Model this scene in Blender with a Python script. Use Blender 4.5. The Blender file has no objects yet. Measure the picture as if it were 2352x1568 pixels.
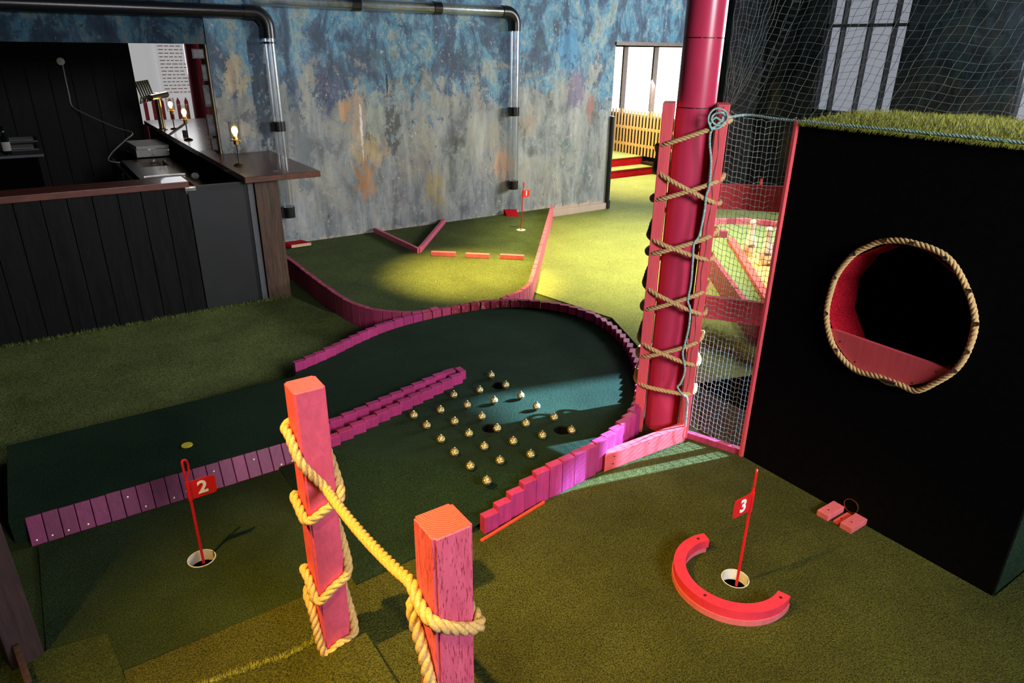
import bpy, bmesh, math, random
from mathutils import Vector, Matrix, geometry
random.seed(7)
C = bpy.context.scene.collection
S = 2.2                      # metres per layout unit (the camera height)
R = math.radians
PI = math.pi

# ------------------------------------------------------------------ camera
FPX, CX, CY = 1582.5, 1176.0, 784.0
pit, rol, yaw = R(23.122), R(0.798), R(34.630)
cyw, syw, cp, sp = math.cos(yaw), math.sin(yaw), math.cos(pit), math.sin(pit)
FW = Vector((syw*cp, cyw*cp, -sp)); RT = Vector((cyw, -syw, 0)); UP = RT.cross(FW)
R2 = RT*math.cos(rol)+UP*math.sin(rol); U2 = -RT*math.sin(rol)+UP*math.cos(rol)
cam_d = bpy.data.cameras.new('camera'); cam = bpy.data.objects.new('camera', cam_d); C.objects.link(cam)
cam_d.sensor_width = 36; cam_d.lens = FPX/2352*36; cam_d.clip_start = 0.02; cam_d.clip_end = 100
m3 = Matrix((R2, U2, -FW)).transposed()
cam.matrix_world = Matrix.Translation((0, 0, S)) @ m3.to_4x4()
bpy.context.scene.camera = cam

# ------------------------------------------------------------------ view, world, big lights
sc = bpy.context.scene
sc.view_settings.view_transform = 'Standard'
sc.view_settings.look = 'None'
sc.view_settings.exposure = 0.8
sc.view_settings.gamma = 1
sc.view_settings.use_curve_mapping = False
w = bpy.data.worlds.new('world'); sc.world = w; w.use_nodes = True
w.node_tree.nodes['Background'].inputs[0].default_value = (0.80, 0.88, 1.0, 1)
w.node_tree.nodes['Background'].inputs[1].default_value = 0.05

def lamp(name, kind, loc, target, energy, color, **kw):
    d = bpy.data.lights.new(name, kind); d.energy = energy; d.color = color
    for k, v in kw.items(): setattr(d, k, v)
    o = bpy.data.objects.new(name, d); C.objects.link(o)
    o.location = Vector(loc)*S
    o.rotation_euler = (Vector(target)-Vector(loc)).to_track_quat('-Z', 'Y').to_euler()
    return o
# low sun through the open pane of the third right-hand window
lamp('sun', 'SUN', (4, 0, 2), (3, 0.25, 2-0.52), 34.0, (0.34, 0.60, 1.0), angle=R(1.1))
# daylight of the windows behind the photographer and in the right wall
lamp('daylight_behind', 'AREA', (0.9, -1.6, 1.55), (1.35, 1.6, 0.5), 75, (0.90, 0.93, 1.0), shape='RECTANGLE', size=2.0, size_y=1.4, spread=R(95))
lamp('daylight_right', 'AREA', (4.35, 1.5, 1.2), (1.6, 3.2, 0.4), 330, (0.95, 0.97, 1.0), shape='RECTANGLE', size=3.0, size_y=1.4)
lamp('daylight_annex', 'AREA', (4.38, 4.55, 0.9), (3.2, 3.9, 0.0), 90, (0.97, 0.98, 1.0), shape='RECTANGLE', size=1.6, size_y=1.0)
lamp('daylight_bar', 'AREA', (1.0, 5.9, 0.95), (0.85, 4.6, 0.45), 5, (0.95, 0.97, 1.0), shape='RECTANGLE', size=0.9, size_y=0.8)
AMB = (1.0, 0.66, 0.16)
lamp('spot_posts', 'SPOT', (-0.36, 0.90, 1.62), (0.33, 0.80, 0.22), 700, (1.0, 0.55, 0.09), spot_size=R(56), spot_blend=1.0, shadow_soft_size=0.025)
lamp('spot_near_floor', 'SPOT', (-0.25, 0.0, 1.85), (0.62, 0.55, 0), 170, (1.0, 0.86, 0.24), spot_size=R(42), spot_blend=0.6, shadow_soft_size=0.03)
lamp('spot_first_green', 'SPOT', (1.50, 2.35, 1.85), (1.545, 2.56, 0.06), 3000, AMB, spot_size=R(29), spot_blend=1.0, shadow_soft_size=0.04)
lamp('spot_aisle', 'SPOT', (2.3, 2.4, 1.9), (2.55, 2.45, 0), 1500, (1.0, 0.84, 0.30), spot_size=R(66), spot_blend=1.0, shadow_soft_size=0.05)
lamp('spot_annex', 'SPOT', (3.7, 4.0, 1.9), (4.15, 4.1, 0), 1300, (1.0, 0.72, 0.18), spot_size=R(60), spot_blend=1.0, shadow_soft_size=0.05)
lamp('spot_fourth_green', 'SPOT', (3.1, 2.0, 1.9), (2.9, 2.1, 0), 420, (1.0, 0.93, 0.80), spot_size=R(75), spot_blend=0.9, shadow_soft_size=0.05)

# ------------------------------------------------------------------ pixel helpers (layout units)
def ray(x, y): return FW*FPX + R2*(x-CX) - U2*(y-CY)
def P(x, y, z=0.0):
    d = ray(x, y); return Vector((0, 0, 1)) + d*((z-1)/d.z)
def PX(x, y, X):
    d = ray(x, y); return Vector((0, 0, 1)) + d*(X/d.x)
def PY(x, y, Y):
    d = ray(x, y); return Vector((0, 0, 1)) + d*(Y/d.y)
def PN(x, y, q, n):
    d = ray(x, y); q = Vector(q); n = Vector(n); o = Vector((0, 0, 1))
    return o + d*((q-o).dot(n)/d.dot(n))
def hat(base, t):      # height seen at pixel t above the point base
    d = ray(*t); k = (base.x*d.x+base.y*d.y)/(d.x**2+d.y**2); return 1+k*d.z

# ------------------------------------------------------------------ materials
MATS = {}
class N:
    def __init__(s, name):
        s.m = bpy.data.materials.new(name); s.m.use_nodes = True
        s.t = s.m.node_tree; s.b = s.t.nodes['Principled BSDF']; s.n = s.t.nodes
    def new(s, k, **kw):
        n = s.t.nodes.new(k)
        for a, v in kw.items(): setattr(n, a, v)
        return n
    def l(s, a, b): s.t.links.new(a, b)
    def coord(s, scale=(1, 1, 1), loc=(0, 0, 0)):
        c = s.new('ShaderNodeTexCoord'); mp = s.new('ShaderNodeMapping')
        mp.inputs['Scale'].default_value = scale; mp.inputs['Location'].default_value = loc
        s.l(c.outputs['Object'], mp.inputs['Vector']); return mp.outputs['Vector']
    def noise(s, vec, scale, detail=4, rough=0.55, dist=0.0):
        n = s.new('ShaderNodeTexNoise'); n.inputs['Scale'].default_value = scale
        n.inputs['Detail'].default_value = detail; n.inputs['Roughness'].default_value = rough
        n.inputs['Distortion'].default_value = dist
        s.l(vec, n.inputs['Vector']); return n.outputs['Fac']
    def ramp(s, fac, stops, interp='LINEAR'):
        r = s.new('ShaderNodeValToRGB'); r.color_ramp.interpolation = interp
        e = r.color_ramp.elements
        while len(e) < len(stops): e.new(0.5)
        for el, (p, c) in zip(e, stops):
            el.position = p; el.color = (c[0], c[1], c[2], 1) if hasattr(c, '__len__') else (c, c, c, 1)
        s.l(fac, r.inputs['Fac']); return r.outputs['Color']
    def math(s, op, a, b=None, clamp=False):
        n = s.new('ShaderNodeMath', operation=op, use_clamp=clamp)
        for i, v in enumerate((a, b)):
            if v is None: continue
            if isinstance(v, (int, float)): n.inputs[i].default_value = v
            else: s.l(v, n.inputs[i])
        return n.outputs[0]
    def mix(s, fac, a, b, mode='MIX'):
        n = s.new('ShaderNodeMix', data_type='RGBA', blend_type=mode)
        for sock, v in ((n.inputs[0], fac), (n.inputs[6], a), (n.inputs[7], b)):
            if isinstance(v, (int, float)): sock.default_value = v
            elif isinstance(v, tuple): sock.default_value = (v[0], v[1], v[2], 1)
            else: s.l(v, sock)
        return n.outputs[2]
    def bump(s, h, strength, dist=0.01):
        b = s.new('ShaderNodeBump'); b.inputs['Strength'].default_value = strength
        b.inputs['Distance'].default_value = dist; s.l(h, b.inputs['Height'])
        s.l(b.outputs['Normal'], s.b.inputs['Normal'])
    def col(s, c):
        if isinstance(c, tuple): s.b.inputs['Base Color'].default_value = (c[0], c[1], c[2], 1)
        else: s.l(c, s.b.inputs['Base Color'])
    def set(s, **kw):
        for k, v in kw.items(): s.b.inputs[k.replace('_', ' ')].default_value = v

def carpet(name, c1, c2, scale=160, bs=0.8, mott=0.25):
    n = N(name); v = n.coord()
    f = n.noise(v, scale, 3, 0.7); g = n.noise(v, scale*0.33, 2, 0.5); big = n.noise(v, 2.3, 4, 0.6)
    a = n.ramp(f, [(0.36, c1), (0.66, c2)])
    k = n.ramp(big, [(0.3, 1-mott), (0.7, 1+mott)])
    n.col(n.mix(1.0, a, k, 'MULTIPLY'))
    n.set(Roughness=0.95, Specular_IOR_Level=0.0 if c2[1] < 0.01 else 0.12)
    n.bump(n.math('ADD', f, n.math('MULTIPLY', g, 0.8)), bs, 0.012)
    MATS[name] = n.m; return n.m

def paint(name, c, dark=0.75, rough=0.5, grain=(18, 18, 2.2), var=0.18, gb=0.25, chips=None, spec=0.4):
    n = N(name); v = n.coord(grain); v1 = n.coord()
    g = n.noise(v, 3.0, 6, 0.62, 0.6); big = n.noise(v1, 3.5, 4, 0.6)
    cd = tuple(x*dark for x in c); cl = tuple(min(1, x*1.08+0.004) for x in c)
    a = n.ramp(g, [(0.28, cd), (0.62, cl)])
    oi = n.new('ShaderNodeObjectInfo')
    rnd = n.math('ADD', n.math('MULTIPLY', oi.outputs['Random'], var), 1-var*0.5)
    rnd = n.math('MULTIPLY', rnd, n.math('ADD', n.math('MULTIPLY', big, 0.3), 0.85))
    cc = n.new('ShaderNodeCombineColor')
    for i in range(3): n.l(rnd, cc.inputs[i])
    a = n.mix(1.0, a, cc.outputs[0], 'MULTIPLY')
    if chips:
        ch = n.noise(n.coord((30, 30, 14)), 1.6, 5, 0.7)
        a = n.mix(n.ramp(ch, [(chips, 0.0), (chips+0.012, 1.0)]), a, (0.62, 0.42, 0.26))
    n.col(a); n.set(Roughness=rough, Specular_IOR_Level=spec)
    n.bump(g, gb, 0.003); MATS[name] = n.m; return n.m

def plain(name, c, rough=0.5, metal=0.0, var=0.15, scale=30, bump=0.1, **kw):
    n = N(name); f = n.noise(n.coord(), scale, 4, 0.6)
    n.col(n.ramp(f, [(0.3, tuple(x*(1-var) for x in c)), (0.7, tuple(min(1, x*(1+var)) for x in c))]))
    n.set(Roughness=rough, Metallic=metal, **kw)
    if bump: n.bump(f, bump, 0.002)
    MATS[name] = n.m; return n.m

def emit(name, c, s, base=(0.5, 0.5, 0.5)):
    n = N(name); n.col(base); n.set(Emission_Color=(c[0], c[1], c[2], 1), Emission_Strength=s)
    MATS[name] = n.m; return n.m

def glass(name, tint=(1, 1, 1), alpha_mix=0.12, rough=0.03):
    n = N(name); tr = n.new('ShaderNodeBsdfTransparent'); gl = n.new('ShaderNodeBsdfGlossy')
    tr.inputs[0].default_value = (*tint, 1); gl.inputs['Roughness'].default_value = rough
    lw = n.new('ShaderNodeLayerWeight'); lw.inputs['Blend'].default_value = 0.35
    f = n.math('ADD', n.math('MULTIPLY', lw.outputs['Facing'], 0.55), alpha_mix, True)
    mx = n.new('ShaderNodeMixShader'); n.l(f, mx.inputs[0]); n.l(tr.outputs[0], mx.inputs[1]); n.l(gl.outputs[0], mx.inputs[2])
    n.l(mx.outputs[0], n.n['Material Output'].inputs['Surface']); MATS[name] = n.m; return n.m

def wood(name, c1, c2, grain=(3, 22, 22), rough=0.45, bump=0.2, coat=0.0, spec=0.5):
    n = N(name); g = n.noise(n.coord(grain), 2.0, 7, 0.65, 1.2); b = n.noise(n.coord(tuple(x*0.3 for x in grain)), 1.4, 3)
    a = n.ramp(n.math('ADD', n.math('MULTIPLY', g, 0.7), n.math('MULTIPLY', b, 0.3)), [(0.32, c1), (0.62, c2)])
    n.col(a); n.set(Roughness=rough, Specular_IOR_Level=spec); n.b.inputs['Coat Weight'].default_value = coat
    n.bump(g, bump, 0.003); MATS[name] = n.m; return n.m

def mural(name, dark=1.0, blue=1.0, off=0.0, blobs=()):
    """flaking scenic paint: blues over greys, ochre runs, bare plaster"""
    n = N(name)
    tc = n.new('ShaderNodeTexCoord'); sx = n.new('ShaderNodeSeparateXYZ'); n.l(tc.outputs['Object'], sx.inputs[0])
    X, Y, Zz = sx.outputs
    streak = n.noise(n.coord((2.8, 2.8, 0.5), (off, 0, 0)), 2.0, 8, 0.70, 0.6)
    fine = n.noise(n.coord((3, 3, 1.7), (off, 3, 1)), 5.0, 10, 0.76, 0.3)
    cloud = n.noise(n.coord((0.9, 0.9, 0.75), (off, 1, 4)), 1.8, 9, 0.66, 0.9)
    ton = n.noise(n.coord((1.3, 1.3, 0.8), (off+7, 2, 9)), 1.6, 8, 0.66, 0.6)
    ton2 = n.noise(n.coord((2.2, 2.2, 1.1), (off+2, 6, 3)), 1.8, 8, 0.7, 0.3)
    base = n.ramp(ton, [(0.30, (0.065, 0.070, 0.060)), (0.42, (0.15, 0.16, 0.145)), (0.50, (0.28, 0.29, 0.275)), (0.58, (0.34, 0.32, 0.25)), (0.68, (0.20, 0.20, 0.195))])
    base = n.mix(n.ramp(ton2, [(0.42, 0.0), (0.60, 0.65)]), base, n.ramp(streak, [(0.3, (0.13, 0.16, 0.17)), (0.5, (0.27, 0.30, 0.305)), (0.7, (0.48, 0.47, 0.41))]))
    low = n.ramp(Zz, [(0.10, 0.60), (0.75, 0.0)])
    base = n.mix(low, base, n.ramp(streak, [(0.32, (0.13, 0.15, 0.16)), (0.5, (0.25, 0.28, 0.295)), (0.66, (0.40, 0.40, 0.37))]))
    run = n.noise(n.coord((5.5, 5.5, 0.35), (off, 0, 2)), 1.7, 6, 0.65, 0.3)
    lowm = n.math('MULTIPLY', n.ramp(Zz, [(0.0, 1.0), (0.9, 0.7), (1.0, 0.0)]), n.ramp(run, [(0.55, 0.0), (0.63, 0.55)]))
    base = n.mix(lowm, base, n.ramp(fine, [(0.40, (0.30, 0.22, 0.10)), (0.5, (0.38, 0.38, 0.31)), (0.60, (0.34, 0.20, 0.12))]))
    zb = n.math('ADD', n.math('MULTIPLY', n.math('SUBTRACT', Zz, 1.66), 0.85), n.math('MULTIPLY', n.math('SUBTRACT', cloud, 0.5), 2.7))
    zb = n.math('ADD', zb, n.math('MULTIPLY', n.math('SUBTRACT', fine, 0.5), 1.7))
    bm_ = n.ramp(zb, [(0.02, 0.0), (0.12, 0.8), (0.5, 0.92)])
    patch = n.noise(n.coord((1.9, 1.9, 1.1), (off+5, 2, 1)), 1.7, 9, 0.72, 0.5)
    blues = n.ramp(patch, [(0.30, (0.045, 0.055, 0.095)), (0.42, (0.050, 0.085, 0.140)), (0.485, (0.065, 0.135, 0.215)), (0.515, (0.085, 0.24, 0.36)), (0.565, (0.11, 0.28, 0.40)), (0.585, (0.26, 0.35, 0.34)), (0.70, (0.13, 0.15, 0.18))])
    base = n.mix(n.math('MULTIPLY', bm_, blue), base, blues)
    vio = n.noise(n.coord((1.1, 1.1, 0.8), (off+3, 5, 2)), 1.6, 7, 0.66)
    base = n.mix(n.ramp(vio, [(0.57, 0.0), (0.66, 0.4)]), base, (0.13, 0.085, 0.16))
    base = n.mix(n.ramp(vio, [(0.30, 0.55), (0.40, 0.0)]), base, (0.10, 0.17, 0.17))
    shade = n.ramp(streak, [(0.3, 0.72), (0.5, 1.0), (0.72, 1.22)])
    base = n.mix(1.0, base, shade, 'MULTIPLY')
    fl = n.noise(n.coord((6, 6, 4.2), (off, 1, 1)), 3.0, 9, 0.75)
    reg = n.ramp(patch, [(0.46, 0.0), (0.56, 1.0)])
    fm = n.math('MULTIPLY', n.ramp(fl, [(0.53, 0.0), (0.545, 1.0)]), reg)
    base = n.mix(n.math('MULTIPLY', fm, 0.6), base, (0.36, 0.38, 0.34))
    fl2 = n.noise(n.coord((9, 9, 7), (off, 4, 1)), 3.3, 8, 0.72)
    base = n.mix(n.math('MULTIPLY', n.ramp(fl2, [(0.615, 0.0), (0.627, 0.9)]), n.ramp(cloud, [(0.48, 0.0), (0.56, 1.0)])), base, (0.62, 0.50, 0.43))
    dk = n.noise(n.coord((7, 7, 3.5), (off, 9, 1)), 3.1, 6, 0.7)
    base = n.mix(n.ramp(dk, [(0.63, 0.0), (0.655, 0.75)]), base, (0.035, 0.035, 0.04))
    # named bare patches: (x, z, half width, half height, colour, sharpness)
    for (bx, bz, rx, rz, c, axis) in blobs:
        ax = X if axis == 'x' else Y
        dx = n.math('DIVIDE', n.math('SUBTRACT', ax, bx*S), rx*S)
        dz = n.math('DIVIDE', n.math('SUBTRACT', Zz, bz*S), rz*S)
        d2 = n.math('ADD', n.math('MULTIPLY', dx, dx), n.math('MULTIPLY', dz, dz))
        d2 = n.math('ADD', d2, n.math('MULTIPLY', n.math('SUBTRACT', fine, 0.5), 8.0))
        d2 = n.math('ADD', d2, n.math('MULTIPLY', n.math('SUBTRACT', ton2, 0.5), 3.0))
        mk = n.ramp(d2, [(0.45, 1.0), (0.95, 0.0)])
        cc = n.mix(n.ramp(streak, [(0.35, 0.0), (0.6, 1.0)]), tuple(x*0.72 for x in c), tuple(min(1, x*1.3) for x in c))
        base = n.mix(n.math('MULTIPLY', mk, 0.8), base, cc)
    # crumbled bottom edge
    if blobs:
        cr = n.math('ADD', n.math('MULTIPLY', Zz, 5.0), n.math('MULTIPLY', n.math('SUBTRACT', fine, 0.5), 2.4))
        base = n.mix(n.math('MULTIPLY', n.ramp(cr, [(0.62, 1.0), (0.74, 0.0)]), 0.85), base, (0.50, 0.38, 0.30))
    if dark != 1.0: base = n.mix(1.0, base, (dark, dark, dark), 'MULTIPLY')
    n.col(base); n.set(Roughness=0.7, Specular_IOR_Level=0.25 if dark > 0.5 else 0.0)
    n.bump(n.math('ADD', fine, n.math('MULTIPLY', fl, 0.6)), 0.35, 0.012)
    MATS[name] = n.m; return n.m

carpet('turf_dark', (0.003, 0.010, 0.005), (0.030, 0.064, 0.032), 190, 0.9)
carpet('turf_mid', (0.012, 0.022, 0.006), (0.085, 0.115, 0.030), 170, 0.8)
carpet('turf_bar', (0.040, 0.056, 0.014), (0.24, 0.28, 0.085), 120, 1.0)
carpet('turf_light', (0.10, 0.13, 0.035), (0.33, 0.37, 0.13), 150, 0.8, 0.1)
carpet('turf_green1', (0.018, 0.032, 0.012), (0.13, 0.165, 0.055), 170, 0.7)
carpet('turf_black', (0.001, 0.001, 0.001), (0.006, 0.006, 0.006), 120, 0.5)
carpet('carpet_red', (0.22, 0.002, 0.008), (0.62, 0.012, 0.03), 130, 0.7)
carpet('carpet_orange', (0.60, 0.30, 0.10), (0.80, 0.48, 0.20), 100, 0.3)
plain('grass_blade', (0.13, 0.16, 0.03), 0.8, var=0.5, scale=60)
plain('grass_lime', (0.36, 0.36, 0.05), 0.8, var=0.4, scale=60)
paint('magenta_plank', (0.46, 0.035, 0.165), var=0.3, grain=(22, 22, 2.5))
paint('magenta_worn', (0.24, 0.018, 0.095), var=0.35, chips=0.70)
paint('crimson_plank', (0.42, 0.045, 0.11), var=0.25)
paint('crimson_chipped', (0.30, 0.02, 0.045), var=0.2, chips=0.60)
paint('pink_plank', (0.62, 0.12, 0.20), var=0.2)
paint('coral_board', (0.72, 0.085, 0.10), dark=0.9, var=0.06, gb=0.1)
paint('pink_block', (0.66, 0.14, 0.17), dark=0.85, var=0.1)
paint('coral_beam', (0.76, 0.10, 0.11), dark=0.85, var=0.05, grain=(3, 20, 20))
paint('column_paint', (0.56, 0.035, 0.090), dark=0.9, rough=0.28, var=0.0, grain=(4, 4, 1), gb=0.06, spec=0.6)
paint('post_rough', (0.72, 0.090, 0.17), dark=0.86, rough=0.55, var=0.0, grain=(14, 14, 9), gb=0.9)
paint('curb_arc', (0.68, 0.035, 0.075), dark=0.9, rough=0.4, var=0.0, grain=(6, 6, 6), gb=0.1, chips=0.74)
paint('orange_strip', (0.80, 0.07, 0.03), var=0)
plain('red_plastic', (0.62, 0.012, 0.018), 0.3, var=0.05, bump=0)
plain('white_paint', (0.85, 0.83, 0.78), 0.5, var=0.04, bump=0)
plain('yellow_mark', (0.85, 0.66, 0.03), 0.7, var=0.1)
plain('cup_white', (0.72, 0.70, 0.64), 0.35, var=0.08)
plain('black_plastic', (0.008, 0.008, 0.009), 0.30, var=0.2, bump=0)
plain('black_plywood', (0.0022, 0.0022, 0.0024), 0.9, var=0.4, Specular_IOR_Level=0.05)
plain('black_metal', (0.01, 0.01, 0.012), 0.4, var=0.2, bump=0)
plain('brass', (0.60, 0.38, 0.10), 0.3, metal=1.0, var=0.1, bump=0)
plain('steel', (0.50, 0.48, 0.44), 0.28, metal=1.0, var=0.1, bump=0)
plain('screw_metal', (0.75, 0.62, 0.38), 0.35, metal=0.6, var=0.2, bump=0)
plain('dark_screw', (0.06, 0.01, 0.012), 0.5, var=0.2, bump=0)
plain('net_cord', (0.26, 0.33, 0.28), 0.8, var=0.3, bump=0)
plain('net_dark', (0.17, 0.23, 0.20), 0.8, var=0.3, bump=0)
plain('teal_cord', (0.30, 0.48, 0.44), 0.8, var=0.5, scale=90)
plain('pale_wood', (0.55, 0.40, 0.26), 0.6, var=0.15)
plain('paper', (0.55, 0.52, 0.48), 0.7, var=0.1)
plain('grey_laminate', (0.10, 0.10, 0.105), 0.5, var=0.1)
plain('frame_black', (0.012, 0.011, 0.010), 0.4, var=0.2)
plain('photo_print', (0.10, 0.09, 0.08), 0.3, var=0.9, scale=14, bump=0)
plain('tap_metal', (0.62, 0.50, 0.28), 0.25, metal=1.0, var=0.1, bump=0)
plain('bottle_glass', (0.004, 0.008, 0.004), 0.08, var=0.1, bump=0)
plain('pin_white', (0.80, 0.74, 0.72), 0.3, var=0.05, bump=0)
plain('fence_wood', (0.66, 0.42, 0.20), 0.6, var=0.12)
plain('window_frame', (0.16, 0.12, 0.10), 0.5, var=0.2)
plain('dark_frame', (0.012, 0.013, 0.016), 0.5, var=0.2)
plain('mat_backing', (0.62, 0.42, 0.24), 0.8, var=0.1)
plain('sink_steel', (0.10, 0.075, 0.055), 0.35, metal=0.7, var=0.2)
plain('cloth', (0.40, 0.36, 0.30), 0.9, var=0.1)
plain('grey_metal_panel', (0.015, 0.0145, 0.0145), 0.5, var=0.15, scale=6, bump=0.02)
glass('clear_tube', (0.86, 0.89, 0.93), 0.16, 0.30)
glass('lamp_glass', (1, 0.99, 0.97), 0.05)
emit('bulb', (1.0, 0.62, 0.22), 9)
emit('filament_glow', (1.0, 0.85, 0.6), 40)
emit('bright_pane', (0.96, 0.98, 1.0), 1.5)
emit('dim_pane', (0.46, 0.49, 0.58), 0.30, (0.1, 0.1, 0.1))
emit('film_pane', (0.78, 0.79, 0.80), 0.26, (0.25, 0.25, 0.25))
wood('counter_wood', (0.060, 0.020, 0.011), (0.17, 0.062, 0.034), (20, 2.4, 20), 0.38, 0.1, 0.3)
wood('slab_wood', (0.06, 0.016, 0.010), (0.20, 0.060, 0.040), (2.2, 18, 18), 0.36, 0.1, 0.3)
wood('black_plank', (0.0015, 0.0015, 0.0018), (0.009, 0.0085, 0.008), (14, 14, 1.6), 0.55, 0.5, 0, 0.16)
wood('brown_old_wood', (0.018, 0.009, 0.005), (0.13, 0.066, 0.034), (26, 26, 2.0), 0.5, 0.6)
wood('dark_timber', (0.014, 0.008, 0.009), (0.060, 0.030, 0.032), (20, 20, 1.5), 0.7, 0.6)
wood('brown_ply', (0.016, 0.008, 0.005), (0.042, 0.022, 0.013), (3, 9, 9), 0.7, 0.2, 0, 0.05)
# rope
n = N('rope'); f = n.noise(n.coord(), 150, 4, 0.7)
n.col(n.ramp(f, [(0.3, (0.42, 0.25, 0.09)), (0.7, (0.76, 0.51, 0.23))])); n.set(Roughness=0.85, Specular_IOR_Level=0.2); n.bump(f, 0.5, 0.003); MATS['rope'] = n.m
# weathered timber post with checks in the paint
n = N('post_cracked'); g = n.noise(n.coord((190, 190, 22)), 1.5, 2, 0.5, 0.1); g2 = n.noise(n.coord((18, 18, 3)), 2.0, 5, 0.6)
a = n.ramp(g2, [(0.3, (0.58, 0.075, 0.16)), (0.65, (0.74, 0.12, 0.22))]); a = n.mix(n.ramp(g, [(0.60, 0.0), (0.615, 0.75)]), a, (0.20, 0.012, 0.03))
n.col(a); n.set(Roughness=0.55); n.bump(g, 0.5, 0.003); MATS['post_cracked'] = n.m
# end grain with growth rings
n = N('end_grain'); wv = n.new('ShaderNodeTexWave', wave_type='RINGS', rings_direction='Z'); wv.inputs['Scale'].default_value = 42; wv.inputs['Distortion'].default_value = 2.5; wv.inputs['Detail'].default_value = 2; wv.inputs['Detail Scale'].default_value = 2.0
n.l(n.coord((1, 1, 1), (-0.66, -1.24, 0)), wv.inputs['Vector'])
n.col(n.ramp(wv.outputs['Fac'], [(0.1, (0.50, 0.05, 0.05)), (0.5, (0.74, 0.10, 0.09))])); n.set(Roughness=0.55); n.bump(wv.outputs['Fac'], 0.4, 0.002); MATS['end_grain'] = n.m
# glitter ball
n = N('gold_mosaic'); vo = n.new('ShaderNodeTexVoronoi'); vo.inputs['Scale'].default_value = 170; n.l(n.coord(), vo.inputs['Vector'])
sep = n.new('ShaderNodeSeparateColor'); n.l(vo.outputs['Color'], sep.inputs[0])
n.col(n.ramp(sep.outputs[0], [(0.1, (0.22, 0.14, 0.03)), (0.5, (0.66, 0.46, 0.11)), (0.9, (0.98, 0.88, 0.50))])); n.set(Metallic=0.75, Roughness=0.33); n.bump(vo.outputs['Distance'], 0.7, 0.004); MATS['gold_mosaic'] = n.m
# pale marbled counter top film
n = N('marbled_top'); f = n.noise(n.coord((8, 2, 2)), 2.5, 8, 0.7, 1.5)
n.col(n.ramp(f, [(0.35, (0.15, 0.085, 0.06)), (0.6, (0.42, 0.33, 0.27))])); n.set(Roughness=0.25); MATS['marbled_top'] = n.m

WALLBLOBS = [
 (1.42, 0.66, 0.050, 0.17, (0.42, 0.30, 0.20), 'x'), (1.47, 0.50, 0.13, 0.09, (0.46, 0.34, 0.18), 'x'), (1.36, 0.70, 0.035, 0.05, (0.50, 0.28, 0.14), 'x'),
 (1.45, 0.34, 0.06, 0.12, (0.42, 0.21, 0.09), 'x'), (1.53, 0.66, 0.05, 0.13, (0.34, 0.38, 0.31), 'x'), (1.62, 0.62, 0.05, 0.16, (0.07, 0.07, 0.065), 'x'), (1.86, 0.24, 0.07, 0.11, (0.38, 0.30, 0.13), 'x'),
 (2.32, 0.37, 0.075, 0.11, (0.52, 0.32, 0.20), 'x'), (2.50, 0.60, 0.06, 0.10, (0.34, 0.28, 0.22), 'x'), (2.97, 0.66, 0.03, 0.09, (0.30, 0.15, 0.13), 'x'), (1.445, 0.60, 0.007, 0.13, (0.72, 0.70, 0.68), 'x'), (1.60, 0.84, 0.007, 0.09, (0.02, 0.02, 0.022), 'x'), (2.80, 0.98, 0.10, 0.16, (0.11, 0.29, 0.46), 'x'), (2.86, 0.76, 0.07, 0.14, (0.15, 0.12, 0.19), 'x'), (1.13, 0.52, 0.05, 0.25, (0.14, 0.16, 0.17), 'x'), (0.96, 0.85, 0.05, 0.42, (0.035, 0.05, 0.075), 'x')]
mural('mural_back', blobs=WALLBLOBS)
mural('mural_pier', dark=0.85, blue=1.0, off=3.3, blobs=[(0.85, 0.86, 0.042, 0.10, (0.52, 0.42, 0.26), 'x'), (0.87, 0.68, 0.05, 0.04, (0.14, 0.14, 0.15), 'x'), (0.86, 0.62, 0.06, 0.055, (0.48, 0.43, 0.33), 'x')])
mural('mural_lintel_dimmed', dark=0.30, off=9.2)  # dark copy of the mural: darker paint there plus painted-in light falloff
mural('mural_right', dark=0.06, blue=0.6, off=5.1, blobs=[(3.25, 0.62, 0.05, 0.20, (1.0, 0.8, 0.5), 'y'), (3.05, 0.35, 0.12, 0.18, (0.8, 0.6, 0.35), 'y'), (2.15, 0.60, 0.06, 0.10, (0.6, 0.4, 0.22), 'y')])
M = MATS

# ------------------------------------------------------------------ object helpers
def tag(o, label=None, cat=None, group=None, kind=None):
    if label: o['label'] = label
    if cat: o['category'] = cat
    if group: o['group'] = group
    if kind: o['kind'] = kind
    return o
LOC0 = {}
def thing(name, loc, label, cat, group=None):
    o = bpy.data.objects.new(name, None); C.objects.link(o); o.empty_display_size = 0.05
    o.location = Vector(loc)*S; LOC0[o] = o.location.copy()
    return tag(o, label, cat, group)
def obj(name, bm, mat, parent=None, smooth=False, label=None):
    bmesh.ops.scale(bm, vec=(S, S, S), verts=bm.verts)
    bmesh.ops.recalc_face_normals(bm, faces=bm.faces)
    me = bpy.data.meshes.new(name); bm.to_mesh(me); bm.free()
    mats = mat if isinstance(mat, (list, tuple)) else [mat]
    for k in mats: me.materials.append(M[k])
    if smooth:
        me.shade_smooth()
        if smooth != 'all': me.set_sharp_from_angle(angle=R(40))
    o = bpy.data.objects.new(name, me); C.objects.link(o)
    if parent is not None:
        root = parent
        o.parent = parent
        while root.parent is not None: root = root.parent
        if root is parent: o.matrix_parent_inverse = Matrix.Translation(-LOC0.get(root, Vector()))
    if label: o['label'] = label
    return o
def solo(name, bm, mat, label, cat, group=None, smooth=False): return tag(obj(name, bm, mat, None, smooth), label, cat, group)
def struct(name, bm, mat, smooth=False): return tag(obj(name, bm, mat, None, smooth), kind='structure')
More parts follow.
